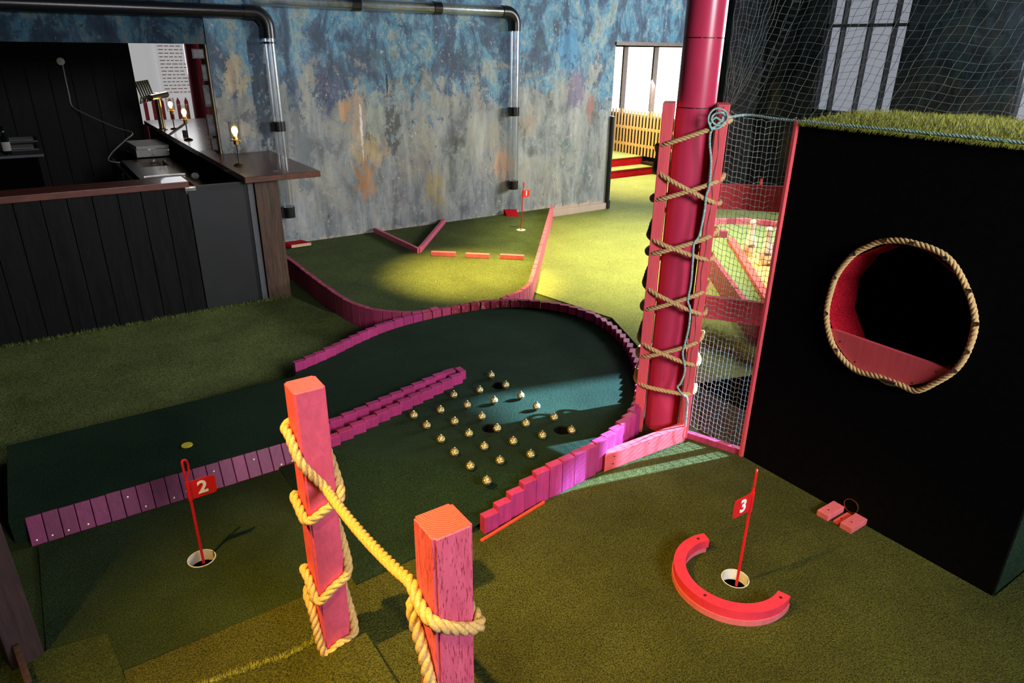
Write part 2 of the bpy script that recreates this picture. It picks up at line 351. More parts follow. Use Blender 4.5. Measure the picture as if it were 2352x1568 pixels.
def dup(root, loc, label=None, group=None, rotz=None):
    r = root.copy(); C.objects.link(r); r.location = Vector(loc)*S
    if rotz is not None: r.rotation_euler = (0, 0, rotz)
    if label: r['label'] = label
    if group: r['group'] = group
    for ch in list(root.children):
        c = ch.copy(); C.objects.link(c); c.parent = r; c.matrix_parent_inverse = ch.matrix_parent_inverse.copy()
        for g in list(ch.children):
            d = g.copy(); C.objects.link(d); d.parent = c; d.matrix_parent_inverse = g.matrix_parent_inverse.copy()
    return r
def B(): return bmesh.new()
def box(bm, c, s, rz=0.0, bev=0.0, rot=None, mi=0):
    r = bmesh.ops.create_cube(bm, size=1.0)
    vs = r['verts']
    mt = Matrix.Translation(Vector(c)) @ (rot.to_4x4() if rot is not None else Matrix.Rotation(rz, 4, 'Z')) @ Matrix.Diagonal((s[0], s[1], s[2], 1))
    bmesh.ops.transform(bm, matrix=mt, verts=vs)
    fs = set(f for v in vs for f in v.link_faces)
    for f in fs: f.material_index = mi
    if bev:
        es = list(set(e for v in vs for e in v.link_edges))
        bmesh.ops.bevel(bm, geom=es, offset=bev, segments=2, affect='EDGES', profile=0.6)
    return bm
def bar(bm, a, b, w, h, bev=0.0, up=(0, 0, 1)):
    a, b = Vector(a), Vector(b); d = b-a; x = d.normalized(); u = Vector(up); y = u.cross(x).normalized(); z = x.cross(y)
    return box(bm, (a+b)/2, (d.length, w, h), rot=Matrix((x, y, z)).transposed(), bev=bev)
def frames(pts, closed=False):
    n = len(pts); out = []; prev = None
    for i, p in enumerate(pts):
        if closed: t = pts[(i+1) % n]-pts[i-1]
        else: t = pts[min(i+1, n-1)]-pts[max(i-1, 0)]
        t = t.normalized() if t.length > 1e-9 else Vector((0, 0, 1))
        if prev is None:
            a = Vector((0, 0, 1)) if abs(t.z) < 0.9 else Vector((1, 0, 0)); nn = (a-t*a.dot(t)).normalized()
        else: nn = (prev-t*prev.dot(t)).normalized()
        prev = nn; out.append((t, nn, t.cross(nn)))
    return out
def tube(bm, pts, r, seg=8, closed=False, cap=True):
    pts = [Vector(p) for p in pts]; fr = frames(pts, closed); rings = []
    for i, (p, (t, a, b)) in enumerate(zip(pts, fr)):
        rr = r[i] if isinstance(r, (list, tuple)) else r
        rings.append([bm.verts.new(p+a*math.cos(2*PI*k/seg)*rr+b*math.sin(2*PI*k/seg)*rr) for k in range(seg)])
    m = len(rings)
    for i in range(m if closed else m-1):
        A, Bb = rings[i], rings[(i+1) % m]
        for k in range(seg): bm.faces.new((A[k], A[(k+1) % seg], Bb[(k+1) % seg], Bb[k]))
    if cap and not closed:
        bm.faces.new(rings[0][::-1]); bm.faces.new(rings[-1])
    return bm
def resample(pts, step, closed=False):
    pts = [Vector(p) for p in pts]; n = len(pts)
    def cr(p0, p1, p2, p3, t):
        return 0.5*((2*p1)+(-p0+p2)*t+(2*p0-5*p1+4*p2-p3)*t*t+(-p0+3*p1-3*p2+p3)*t**3)
    dense = []
    for i in range(n if closed else n-1):
        if closed: q = [pts[(i+k-1) % n] for k in range(4)]
        else: q = [pts[max(i-1, 0)], pts[i], pts[i+1], pts[min(i+2, n-1)]]
        for k in range(12): dense.append(cr(*q, k/12))
    dense.append(pts[0].copy() if closed else pts[-1])
    L = [0]
    for a, b in zip(dense, dense[1:]): L.append(L[-1]+(b-a).length)
    m = max(2, round(L[-1]/step)); out = []; j = 0
    for k in range(m+(0 if closed else 1)):
        s = L[-1]*k/m
        while j < len(L)-2 and L[j+1] < s: j += 1
        t = (s-L[j])/max(1e-9, L[j+1]-L[j]); out.append(dense[j].lerp(dense[j+1], t))
    return out
def rope(bm, pts, r, pitch=None, closed=False, step=None):
    """three-strand laid rope"""
    step = step or r*0.5; pitch = pitch or r*7
    ps = resample(pts, step, closed); fr = frames(ps, closed); n = len(ps)
    total = n*step; turns = round(total/pitch) if closed else total/pitch
    for s in range(3):
        q = []
        for i, (p, (t, a, b)) in enumerate(zip(ps, fr)):
            th = 2*PI*(s/3+turns*i/n)
            q.append(p+(a*math.cos(th)+b*math.sin(th))*r*0.5)
        tube(bm, q, r*0.56, 7, closed)
    return bm
def lathe(bm, prof, c=(0, 0, 0), seg=24, rot=None):
    c = Vector(c); rings = []
    for (r, z) in prof:
        ring = []
        for k in range(seg):
            v = Vector((r*math.cos(2*PI*k/seg), r*math.sin(2*PI*k/seg), z))
            if rot is not None: v = rot @ v
            ring.append(bm.verts.new(c+v))
        rings.append(ring)
    for A, Bb in zip(rings, rings[1:]):
        for k in range(seg): bm.faces.new((A[k], A[(k+1) % seg], Bb[(k+1) % seg], Bb[k]))
    if prof[0][0] > 1e-6: bm.faces.new(rings[0][::-1])
    if prof[-1][0] > 1e-6: bm.faces.new(rings[-1])
    bmesh.ops.remove_doubles(bm, verts=bm.verts, dist=1e-7)
    return bm
def circ(cx, cy, r, n=28): return [(cx+r*math.cos(2*PI*k/n), cy+r*math.sin(2*PI*k/n)) for k in range(n)]
def slab(bm, outer, holes, zt, zb, to3=None):
    """flat plate with holes; zt is a number or f(x,y)"""
    ft = zt if callable(zt) else (lambda x, y: zt)
    loops = [outer]+list(holes); flat = [p for l in loops for p in l]
    tris = geometry.tessellate_polygon([[Vector((x, y, 0)) for x, y in l] for l in loops])
    to3 = to3 or (lambda x, y, z: (x, y, z))
    tv = [bm.verts.new(to3(x, y, ft(x, y))) for x, y in flat]; bv = [bm.verts.new(to3(x, y, zb)) for x, y in flat]
    for t in tris:
        try: bm.faces.new([tv[i] for i in t]); bm.faces.new([bv[i] for i in t][::-1])
        except ValueError: pass
    k = 0
    for l in loops:
        m = len(l)
        for i in range(m):
            a, b = k+i, k+(i+1) % m
            bm.faces.new((tv[a], tv[b], bv[b], bv[a]))
        k += m
    return bm
def rect(x0, y0, x1, y1): return [(x0, y0), (x1, y0), (x1, y1), (x0, y1)]
def blades(bm, pts, h, wd, lean=0.5, n=1):
    for p in pts:
        for _ in range(n):
            a = random.uniform(0, 2*PI); d = Vector((math.cos(a), math.sin(a), 0)); q = Vector(p)+Vector((random.uniform(-1, 1), random.uniform(-1, 1), 0))*wd*2
            t = q+Vector((random.uniform(-1, 1)*lean, random.uniform(-1, 1)*lean, 1)).normalized()*h*random.uniform(0.6, 1.3)
            bm.faces.new((bm.verts.new(q-d*wd), bm.verts.new(q+d*wd), bm.verts.new(t)))
    return bm
def text_mesh(body, size, thick, mtx, bold=0.0):
    cu = bpy.data.curves.new('t', 'FONT'); cu.body = body; cu.size = size; cu.extrude = thick; cu.offset = bold; cu.align_x = 'CENTER'; cu.align_y = 'CENTER'; cu.resolution_u = 4
    o = bpy.data.objects.new('t', cu); me = bpy.data.meshes.new_from_object(o)
    bm = bmesh.new(); bm.from_mesh(me); bpy.data.objects.remove(o); bpy.data.curves.remove(cu); bpy.data.meshes.remove(me)
    bmesh.ops.transform(bm, matrix=mtx, verts=bm.verts); return bm
def basis(x, y, o): x, y = Vector(x).normalized(), Vector(y).normalized(); z = x.cross(y); return Matrix.Translation(Vector(o)) @ Matrix((x, y, z)).transposed().to_4x4()

YW = 3.48      # back wall plane
XR = 4.5       # right wall plane
# ================================================================== SETTING
CUP2 = P(464, 1285); CUP3 = P(1688, 1331)
bm = B(); slab(bm, rect(-2.2, -2.2, XR+0.1, 6.6), [circ(CUP2.x, CUP2.y, 0.0275), circ(CUP3.x, CUP3.y, 0.0275)], 0.0, -0.12)
struct('floor', bm, 'turf_mid')
bm = B(); box(bm, (1.15, 2.2, 2.33), (6.9, 8.9, 0.05)); struct('ceiling', bm, 'black_plywood')
bm = B(); box(bm, (-2.22, 2.2, 1.15), (0.05, 8.8, 2.3)); struct('wall_left', bm, 'black_plank')
# back wall with bar hatch and doorway
def wallto(x, y, z): return (x, z, y)
bm = B(); slab(bm, rect(-2.2, 0.0, XR, 2.3), [rect(-1.9, 0.02, 0.747, 0.995), rect(3.155, 0.0001, 4.2, 1.022)], YW, YW+0.12, wallto)
struct('wall_back', bm, 'mural_back')
bm = B(); box(bm, (-0.73, YW-0.006, 1.6475), (2.944, 0.010, 1.305)); struct('wall_lintel_dimmed', bm, 'mural_lintel_dimmed')  # added panel over the hatch; its dark tone includes the dimming towards the left
bm = B(); box(bm, (0.832, YW+0.05, 1.15), (0.17, 0.13, 2.3)); struct('wall_pier', bm, 'mural_pier')
bm = B(); slab(bm, rect(-2.2, 0.0, 6.4, 2.3), [rect(0.12, 1.62, 0.63, 1.965), rect(1.24, 0.60, 1.74, 1.9), rect(2.40, 0.62, 2.95, 1.9), rect(4.12, 0.45, 5.25, 1.03)], XR, XR+0.10, lambda x, y, z: (z, x, y))
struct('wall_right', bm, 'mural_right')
bm = B(); box(bm, (2.5, 6.45, 1.15), (4.2, 0.05, 2.3)); struct('wall_far', bm, 'grey_laminate')
bm = B()
for i in range(22): box(bm, (-1.95+0.12*i+0.06, 5.45, 1.15), (0.1185, 0.03, 2.3), bev=0.003)
box(bm, (-0.63, 5.48, 1.15), (2.64, 0.02, 2.3)); struct('wall_bar', bm, 'black_plank')
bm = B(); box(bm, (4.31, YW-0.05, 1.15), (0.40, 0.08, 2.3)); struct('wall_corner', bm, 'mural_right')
bm = B(); box(bm, (3.155, YW+0.045, 0.30), (0.012, 0.15, 0.60)); box(bm, (3.162, YW-0.012, 0.03), (0.02, 0.03, 0.06)); struct('trim_1', bm, 'black_metal')
bm = B(); box(bm, (2.86, YW-0.008, 0.022), (0.58, 0.022, 0.045), bev=0.004); struct('baseboard_back', bm, 'mural_back')
bm = B(); box(bm, (3.68, YW-0.004, 1.03), (1.06, 0.02, 0.02)); struct('trim_2', bm, 'window_frame')

def window(name, y0, y1, z0, z1, mull, bars, pane, frame, x=XR+0.04, fw=0.014):
    f = B(); 
    for (a, b) in ((y0, y0+0.016), (y1-0.016, y1)): box(f, (x, (a+b)/2, (z0+z1)/2), (0.05, b-a, z1-z0))
    for (a, b) in ((z0, z0+0.016), (z1-0.016, z1)): box(f, (x, (y0+y1)/2, (a+b)/2), (0.05, y1-y0, b-a))
    for m in mull: box(f, (x, m, (z0+z1)/2), (0.05, fw*1.4, z1-z0))
    for b in bars: box(f, (x, (y0+y1)/2, b), (0.05, y1-y0, fw*2.2))
    o = struct(name, f, frame)
    if pane:
        g = B(); box(g, (x+0.035, (y0+y1)/2, (z0+z1)/2), (0.006, y1-y0, z1-z0)); p = obj('pane', g, pane, o)
    return o
window('window_1', 2.40, 2.95, 0.62, 1.9, (2.50, 2.66, 2.84), (1.155,), 'dim_pane', 'dark_frame', fw=0.008)
window('window_2', 1.24, 1.74, 0.60, 1.9, (1.40, 1.58), (1.155,), 'dim_pane', 'dark_frame')
window('window_3', 0.12, 0.63, 1.62, 1.965, (), (), None, 'dark_frame')
window('window_4', 4.12, 5.25, 0.45, 1.03, (4.178, 4.503, 4.874), (), 'bright_pane', 'window_frame', fw=0.013)

# ================================================================== CARPETS (flush mats)
bm = B(); slab(bm, [(-0.19, 1.955), (0.56, 1.955), (0.80, 2.03), (1.05, 2.19), (1.0, 2.3), (0.86, 2.6), (0.80, 2.86), (-2.0, 2.84), (-2.0, 1.955)], [], 0.005, -0.01)
o = solo('carpet', bm, 'turf_bar', 'olive green deep-pile carpet in front of the black plank bar', 'carpet')
bb = B(); blades(bb, [(x, 2.835+random.uniform(-0.01, 0.004), 0.004) for x in [random.uniform(-0.6, 0.8) for _ in range(1500)]], 0.016, 0.0016, 0.6); obj('pile_edge', bb, 'grass_blade', o)
bm = B(); slab(bm, [(1.72, 2.32), (1.80, 1.9), (1.63, 1.50), (1.50, 1.35), (1.945, 1.22), (1.945, 0.0), (4.49, 0.0), (4.49, 4.31), (3.3, 4.31), (3.3, 3.60), (3.168, 3.60), (3.168, 3.46), (2.69, 3.45)], [], 0.005, -0.01)
o = solo('carpet', bm, 'turf_light', 'yellow green carpet of the aisle leading to the bright doorway', 'carpet')
bb = B(); blades(bb, [(1.945+random.uniform(-0.03, 0.05), random.uniform(1.2, 1.75), 0.005) for _ in range(2600)], 0.045, 0.0022, 1.2); obj('pile_edge', bb, 'grass_lime', o, label='shaggy lime pile hanging over the carpet edge')
bm = B(); slab(bm, rect(1.63, 0.95, 1.94, 1.9), [], 0.003, -0.01); solo('floor_mat', bm, 'turf_black', 'black floor strip behind the net below the shaggy carpet edge', 'mat')
bm = B(); slab(bm, [(1.425, 0.96), (1.62, 0.96), (1.605, 1.26), (1.42, 1.10)], [], 0.006, -0.01); solo('floor_board', bm, 'brown_ply', 'brown board lying on the floor just behind the net', 'board')
# lighter carpet in the foreground
bm = B(); slab(bm, [(-0.05, -0.6), (2.6, -0.6), (2.6, 0.31), (1.405, 0.33), (1.405, 0.95), (1.345, 1.075), (1.05, 1.085), (0.86, 1.07), (0.66, 1.045), (0.5, 1.09), (-0.052, 1.088)], [circ(CUP3.x, CUP3.y, 0.0275)], 0.0035, -0.01)
carpet('turf_olive', (0.016, 0.020, 0.004), (0.115, 0.125, 0.027), 150, 0.9)
carpet('turf_lane3', (0.012, 0.024, 0.008), (0.075, 0.11, 0.036), 150, 0.9)
solo('carpet', bm, 'turf_olive', 'olive lane carpet in the foreground around the flag numbered 3', 'carpet')
bm = B(); slab(bm, [(-0.75, 0.4), (-0.055, 0.6), (-0.052, 1.062), (-0.066, 1.194), (-0.16, 1.21), (-0.75, 1.21)], [], 0.006, -0.01)
solo('carpet', bm, 'turf_mid', 'dark green carpet offcut in the bottom left corner', 'carpet')
# small platform carrying the far post
def platz(x, y): return 0.004 + max(0.0, min(1.0, (x-0.20)/0.11))*0.040
bm = B(); slab(bm, [(-0.02, 0.60), (0.20, 0.56), (0.315, 0.56), (0.315, 0.945), (0.20, 0.957), (0.03, 0.985)], [], platz, -0.01)
o = solo('platform', bm, 'turf_olive', 'low carpeted platform corner under the taller orange and pink post', 'platform')
bb = B(); 
for _ in range(1300):
    t = random.random(); x = 0.03+t*0.285; y = 0.985-(t*0.04); blades(bb, [(x, y+random.uniform(-0.004, 0.004), platz(x, y)-0.004)], 0.012, 0.0011, 0.8)
obj('pile_edge', bb, 'grass_lime', o, label='frayed yellow carpet edge')

# ================================================================== HOLE TWO: raised green, ring curb
def z2(x, y): return 0.06
def zramp(x, y):      # slope from the ball green down to the lane of flag two
    d = -0.688*(x-0.86)-0.725*(y-1.09)
    return max(0.0, 0.06*min(1.0, 1-d/0.2, (x-0.36)/0.11))
ring = [(0.546, 1.985), (0.676, 2.035), (0.81, 2.10), (0.958, 2.150), (1.142, 2.166), (1.326, 2.150), (1.458, 2.100), (1.568, 1.990), (1.618, 1.850), (1.606, 1.706), (1.548, 1.556), (1.475, 1.432), (1.39, 1.325), (1.265, 1.208), (1.19, 1.166), (1.11, 1.134), (1.015, 1.108), (0.90, 1.094), (0.83, 1.090), (0.75, 1.078), (0.66, 1.060)]
ringv = [Vector((x, y, 0)) for x, y in ring]
rs = resample(ringv, 0.0405)
def inward(pts, d):
    out = []
    for (p, (t, a, b)) in zip(pts, frames(pts)):
        nrm = Vector((t.y, -t.x, 0)).normalized()     # right of travel = inside
        out.append(p+nrm*d)
    return out
inn = inward(rs, 0.012)
H1, H2, H3 = P(1146, 885, 0.06), P(1126, 983, 0.06), P(1291, 987, 0.06)
farp = [(p.x, p.y) for p in inn if p.y > 1.6 or p.x > 0.86]
polyA = [(-0.20, 1.945), (0.53, 1.945)] + farp + [(0.86, 1.095), (0.47, 1.465), (0.45, 1.50), (0.40, 1.584), (-0.20, 1.584)]
bm = B(); slab(bm, polyA, [circ(h.x, h.y, 0.024) for h in (H1, H2, H3)], z2, -0.01)
green2 = solo('putting_green', bm, 'turf_dark', 'raised dark green of hole two inside the magenta ring of planks', 'putting green')
bm = B(); g = {}; nu = nv = 36
for i in range(nu+1):
    for j in range(nv+1):
        u, v = i/nu, j/nv; a = Vector((0.36, 1.56)).lerp(Vector((0.47, 1.465)), min(1, u*4)) if u < 0.25 else Vector((0.47, 1.465)).lerp(Vector((0.862, 1.093)), (u-0.25)/0.75)
        b = Vector((0.36, 1.06)).lerp(Vector((0.835, 1.08)), u); q = a.lerp(b, v)
        g[i, j] = bm.verts.new((q.x, q.y, zramp(q.x, q.y)+0.001+0.0055*(1-min(1, zramp(q.x, q.y)/0.05))))
for i in range(nu):
    for j in range(nv): bm.faces.new((g[i, j], g[i+1, j], g[i+1, j+1], g[i, j+1]))
solo('ramp', bm, 'turf_dark', 'dark green ramp sloping down from the gold balls to the flag numbered 2', 'ramp', smooth='all')
bm = B(); slab(bm, rect(-0.16, 1.09, 0.56, 1.55), [circ(CUP2.x, CUP2.y, 0.0275)], 0.003, -0.01)
carpet('turf_lane2', (0.008, 0.018, 0.006), (0.055, 0.085, 0.028), 170, 0.9)
solo('carpet', bm, 'turf_lane2', 'dark green lane carpet around the flag numbered 2', 'carpet')
bm = B(); c = P(429.5, 1022, 0.061); lathe(bm, [(0.0, 0.0), (0.0135, 0.0), (0.0135, 0.0018), (0.0, 0.0018)], (c.x, c.y, 0.0602), 28)
solo('tee_mark', bm, 'yellow_mark', 'round yellow tee spot on the dark green lane', 'tee marker')
for h in (H1, H2, H3):
    zt = 0.06
    bm = B(); lathe(bm, [(0.0, -0.05), (0.0255, -0.05), (0.0255, zt-0.004), (0.0235, zt-0.004), (0.0235, -0.045), (0.0, -0.045)], (h.x, h.y, 0), 28)
    lab = {id(H1): 'dark sunken cup farthest from the camera among the gold balls', id(H2): 'dark sunken cup in the middle of the gold balls, the leftmost one', id(H3): 'dark sunken cup nearest the pillar at the right end of the gold balls'}[id(h)]
    solo('drop_cup', bm, 'black_plastic', lab, 'cup', smooth=True)

def skewf(a, k):
    while a > PI/2: a -= PI
    while a <= -PI/2: a += PI
    m = R(24)*k
    return a*(1-k) if abs(a) < R(24) else a-math.copysign(m, a)
def plank_row(parent, pts, w, th, zb, zt, mats, skew=0.0, gap=0.0028, name='plank', lead=0.0):
    ps = resample(pts, w); 
    for i in range(len(ps)-1):
        a, b = ps[i], ps[i+1]; c = (a+b)/2; d = b-a; ang = skewf(math.atan2(d.y, d.x), skew)
        z0 = zb(c.x, c.y) if callable(zb) else zb; z1 = zt(c.x, c.y) if callable(zt) else zt
        z1 += random.uniform(-0.0012, 0.0012)
        bm = B(); box(bm, (c.x, c.y, (z0+z1)/2), (d.length*0.985-gap, th, z1-z0), rz=ang, bev=0.0016)
        m = mats(i, c) if callable(mats) else mats
        obj(name, bm, m, parent)
curb = thing('ring_curb', (1.2, 1.6, 0), 'teardrop ring curb of upright magenta planks around the gold balls', 'curb')
def ring_top(x, y): return 0.088 if (y > 1.5 or x > 0.93) else zramp(x, y)+0.028
def ring_mat(i, c):
    if c.y > 2.05 and 1.2 < c.x < 1.5: return 'crimson_chipped'
    if c.y > 1.9 and c.x > 1.1: return 'crimson_plank'
    return 'magenta_plank'
plank_row(curb, ringv, 0.0405, 0.021, 0.0, ring_top, ring_mat, skew=0.75)
strip = [p+Vector((0, -0.016, 0.003)) for p in inward(rs, 0.0) if p.y < 1.2 and 0.66 < p.x < 0.86]
bm = B(); bar(bm, (0.64, 1.036, 0.004), (0.84, 1.072, 0.004), 0.006, 0.008, 0.001); obj('base_strip', bm, 'orange_strip', curb, label='orange painted strip along the foot of the planks')
div = thing('divider', (0.75, 1.6, 0), 'narrow double row of magenta planks dividing the two lanes', 'divider')
plank_row(div, [Vector((0.465, 1.564, 0)), Vector((0.945, 1.683, 0))], 0.0405, 0.020, 0.0, 0.088, 'magenta_plank', skew=0.9)
plank_row(div, [Vector((0.465, 1.497, 0)), Vector((0.945, 1.642, 0))], 0.0405, 0.020, 0.0, 0.088, 'magenta_plank', skew=0.9)
bm = B(); box(bm, (0.957, 1.664, 0.044), (0.02, 0.036, 0.088), bev=0.001); obj('plank', bm, 'magenta_plank', div)
lc = thing('lane_curb', (0.1, 1.53, 0), 'long low curb of worn magenta planks behind the flag numbered 2', 'curb')
def lane_top(x, y): return 0.070
A_, B_ = Vector((-0.172, 1.553, 0)), Vector((0.50, 1.558, 0))
nP = 22; tilt = Matrix.Rotation(-R(25), 3, 'X')
for i in range(nP):
    a = A_.lerp(B_, i/nP); b = A_.lerp(B_, (i+1)/nP); c = (a+b)/2; u = tilt @ Vector((0, 0, 1))
    ctr = Vector((c.x, c.y+0.005, 0.0))+u*0.031
    bm = B(); box(bm, ctr, (b.x-a.x-0.0014, 0.009, 0.064+random.uniform(-0.001, 0.001)), rot=tilt, bev=0.0012); pl = obj('plank', bm, 'magenta_worn', lc)
    if i % 3 == 0 or random.random() < 0.25:
        q = Vector((c.x+random.uniform(-.006, .006), c.y+0.0002, 0.0))+u*random.choice((0.012, 0.018, 0.045))
        bm = B(); lathe(bm, [(0.0, 0), (0.0022, 0), (0.0022, 0.0008), (0, 0.0012)], q, 10, tilt @ Matrix.Rotation(PI/2, 3, 'X')); obj('screw', bm, 'screw_metal', pl)

# gold balls
balls = [(850, 155), (975, 240), (752, 283), (530, 325), (1105, 330), (877, 372), (645, 412), (417, 455), (1240, 422), (187, 500), (770, 510), (537, 553), (1390, 517), (1148, 570), (298, 587), (902, 612), (1540, 627), (660, 657), (1290, 672), (420, 705), (1040, 722), (792, 768), (537, 817), (1190, 835), (927, 887), (672, 935), (815, 1060)]
files = (('rightmost', (0, 1, 4, 8, 12, 16)), ('second from right', (2, 5, 13, 18)), ('middle', (3, 6, 10, 15, 20, 23)), ('second from left', (7, 11, 17, 21, 24)), ('leftmost', (9, 14, 19, 22, 25, 26)))
ordw = ('farthest', 'second', 'third', 'fourth', 'fifth', 'sixth')
blabels = {}
for fname, ids in files:
    for k, b_ in enumerate(ids):
        w_ = 'nearest' if k == len(ids)-1 else ordw[k]+(' from the far end' if k else '')
        blabels[b_] = 'gold glitter ball, '+w_+' in the '+fname+' file'
proto = None
for i, (zx, zy) in enumerate(balls):
    px, py = 900+zx/3.7333, 820+zy/3.7333
    z = 0.06; q = P(px, py, z+0.0115)
    lab = blabels[i]
    if proto is None:
        proto = thing('gold_ball', (q.x, q.y, z), lab, 'ball', 'gold glitter balls on the green')
        bm = B(); bmesh.ops.create_uvsphere(bm, u_segments=20, v_segments=12, radius=0.0110); bmesh.ops.translate(bm, vec=(q.x, q.y, z+0.0120), verts=bm.verts); obj('ball', bm, 'gold_mosaic', proto, 'all')
        bm = B(); lathe(bm, [(0.0, 0), (0.003, 0), (0.003, 0.003), (0.0018, 0.0045), (0, 0.005)], (q.x, q.y, z+0.0225), 10); obj('cap', bm, 'steel', proto, label='small silver cap')
    else: dup(proto, (q.x, q.y, z), lab)

# ================================================================== HOLE ONE
g1 = [(0.992, 3.475), (0.905, 3.3), (0.905, 2.735), (0.914, 2.46), (0.95, 2.315), (1.00, 2.242), (1.08, 2.19), (1.2, 2.175), (1.32, 2.165), (1.45, 2.16), (1.54, 2.185), (1.62, 2.235), (1.75, 2.375), (2.62, 3.385), (2.70, 3.475)]
C1 = P(1196.5, 528, 0.06)
bm = B(); slab(bm, g1, [circ(C1.x, C1.y, 0.0235)], 0.06, -0.01)
solo('putting_green', bm, 'turf_green1', 'raised green of hole one below the painted wall', 'putting green')
c1 = thing('green_curb', (1.2, 2.3, 0), 'curved pink plank curb of hole one in front of the painted wall', 'curb')
left = [Vector(p+(0,)) for p in [(0.88, 3.47), (0.893, 3.155), (0.893, 2.735), (0.902, 2.45), (0.938, 2.31), (0.99, 2.232), (1.07, 2.178), (1.16, 2.180)]]
plank_row(c1, left, 0.036, 0.018, 0.0, 0.091, lambda i, c: 'crimson_plank', gap=0.0008)
right = [Vector(p+(0,)) for p in [(1.42, 2.135), (1.50, 2.155), (1.565, 2.185), (1.625, 2.230), (1.68, 2.29), (1.75, 2.37), (2.2, 2.892), (2.645, 3.41)]]
plank_row(c1, right, 0.034, 0.018, 0.0, 0.091, lambda i, c: 'pink_plank', gap=0.0008)
vd = thing('v_barrier', (1.488, 2.97, 0.06), 'v-shaped barrier of two thin pink boards running out from the painted wall', 'barrier')
ap = Vector((1.488, 2.972, 0.073))
for e in ((1.475, 3.47, 0.073), (1.905, 3.465, 0.073)):
    bm = B(); bar(bm, ap, e, 0.016, 0.026, 0.0015); obj('board', bm, 'pink_plank', vd)
for k, (a, b, lab) in enumerate((((990, 588), (1046, 590), 'pink wooden block lying on hole one, leftmost of the row of three'), ((1069, 592), (1123, 594.5), 'pink wooden block lying on hole one, middle of the row of three'), ((1148, 594.5), (1202.5, 597.5), 'pink wooden block lying on hole one, rightmost, next to the long pink curb'))):
    a, b = P(*a, 0.06), P(*b, 0.06); n_ = Vector((-(b-a).y, (b-a).x, 0)).normalized()
    bm = B(); bar(bm, a+n_*0.011+Vector((0, 0, 0.011)), b+n_*0.011+Vector((0, 0, 0.011)), 0.022, 0.021, 0.0015)
    solo('wooden_block', bm, 'pink_plank', lab, 'block', 'pink blocks in a row on hole one')
bm = B(); slab(bm, [(0.985, 3.37), (1.085, 3.37), (1.06, 3.44), (0.96, 3.44)], [], lambda x, y: 0.082, 0.066); o = solo('tee_mat', bm, 'carpet_red', 'small bright red tee mat by the lower end of the left tube', 'mat')
bb = B(); bar(bb, (0.985, 3.368, 0.074), (1.085, 3.368, 0.074), 0.003, 0.014); obj('backing', bb, 'mat_backing', o)
a, b = P(1164, 497, 0.06), P(1192, 497, 0.06)
bm = B()
v = [bm.verts.new(p) for p in (a, b, b+Vector((0.01, 0.05, 0.0)), a+Vector((0.01, 0.05, 0.0)), a+Vector((0.004, 0.03, 0.03)), b+Vector((0.004, 0.03, 0.03)), b+Vector((0.01, 0.05, 0.034)), a+Vector((0.01, 0.05, 0.034)))]
for f in ((0, 1, 5, 4), (4, 5, 6, 7), (0, 4, 7, 3), (1, 2, 6, 5), (0, 3, 2, 1), (2, 3, 7, 6)): bm.faces.new([v[i] for i in f])
solo('wedge', bm, 'carpet_red', 'small red carpeted wedge at the wall below the right tube', 'wedge')

def flag(c, zb, zc, htop, dirx, num, lab, fs, lean=(0, 0), psize=0.0028, ft=None, depth=0.03):
    t = thing('hole_flag', (c.x, c.y, zb), lab, 'flag')
    top = Vector((c.x+lean[0], c.y+lean[1], htop)); bot = Vector((c.x, c.y, zb-depth)); u = (top-bot).normalized()
    bm = B(); hb = top-u*fs*0.62; tube(bm, [bot, hb], psize, 8); obj('pole', bm, 'red_plastic', t, True)
    d = Vector(dirx).normalized(); s = fs*0.13
    side = Vector((0.6, 0.35, 0)).normalized()
    bm = B(); tube(bm, resample([hb, hb+u*fs*0.18+side*s, hb+u*fs*0.5+side*s*1.05, hb+u*fs*0.62+side*s*0.4, hb+u*fs*0.60-side*s*0.3, hb+u*fs*0.2-side*s*0.25, hb], fs*0.05), psize*0.85, 6); obj('handle', bm, 'red_plastic', t, True)
    f0 = ft if ft else htop-fs*0.80
    p0 = bot+u*((f0-bot.z)/u.z)
    h, wd = fs*0.66, fs*0.82
    # plate: rounded outer corners
    z_ = Vector((0, 0, 1)); q = []
    for (uu, vv) in ((0, 0), (0.86, 0), (0.97, 0.04), (1.0, 0.14), (1.0, 0.86), (0.97, 0.96), (0.86, 1.0), (0, 1.0)): q.append(p0+d*uu*wd-u*h*(1-vv))
    nrm = d.cross(u).normalized()*0.0009; bm = B()
    fa = [bm.verts.new(x+nrm) for x in q]; fb = [bm.verts.new(x-nrm) for x in q]; bm.faces.new(fa); bm.faces.new(fb[::-1])
    for i in range(len(q)): j = (i+1) % len(q); bm.faces.new((fa[i], fa[j], fb[j], fb[i]))
    pl = obj('flag_plate', bm, 'red_plastic', t)
    bmn = B(); tube(bmn, [p0+u*fs*0.03, p0-u*h*1.05], psize*1.5, 8); obj('sleeve', bmn, 'red_plastic', t, True)
    xd = d if d.dot(R2) > 0 else -d
    zz = xd.cross(u); face = 1 if zz.dot(-FW) > 0 else -1
    nb = text_mesh(num, h*0.95, 0.0003, basis(xd, u, p0+d*wd*0.5-u*h*0.5+zz*face*0.0014), 0.0009*fs/0.05)
    obj('number', nb, 'white_paint', pl, label='white numeral '+num)
    return t
flag(P(468, 1292), 0.0, 0, 0.250, (1, 0.02, 0), '2', 'red pin flag numbered 2 standing in the white cup at left', 0.062, depth=0.0)
f2 = P(468, 1292)
flag(P(1691, 1344), 0.0, 0, 0.276, (-1, 0.0, 0), '3', 'red pin flag numbered 3 standing in the curved red curb', 0.062, depth=0.0)
flag(C1, 0.06, 0, 0.06+0.262, (1, 0, 0), '1', 'red pin flag numbered 1 on the green by the painted wall', 0.055, lean=(0.012, 0.0), depth=0.0)
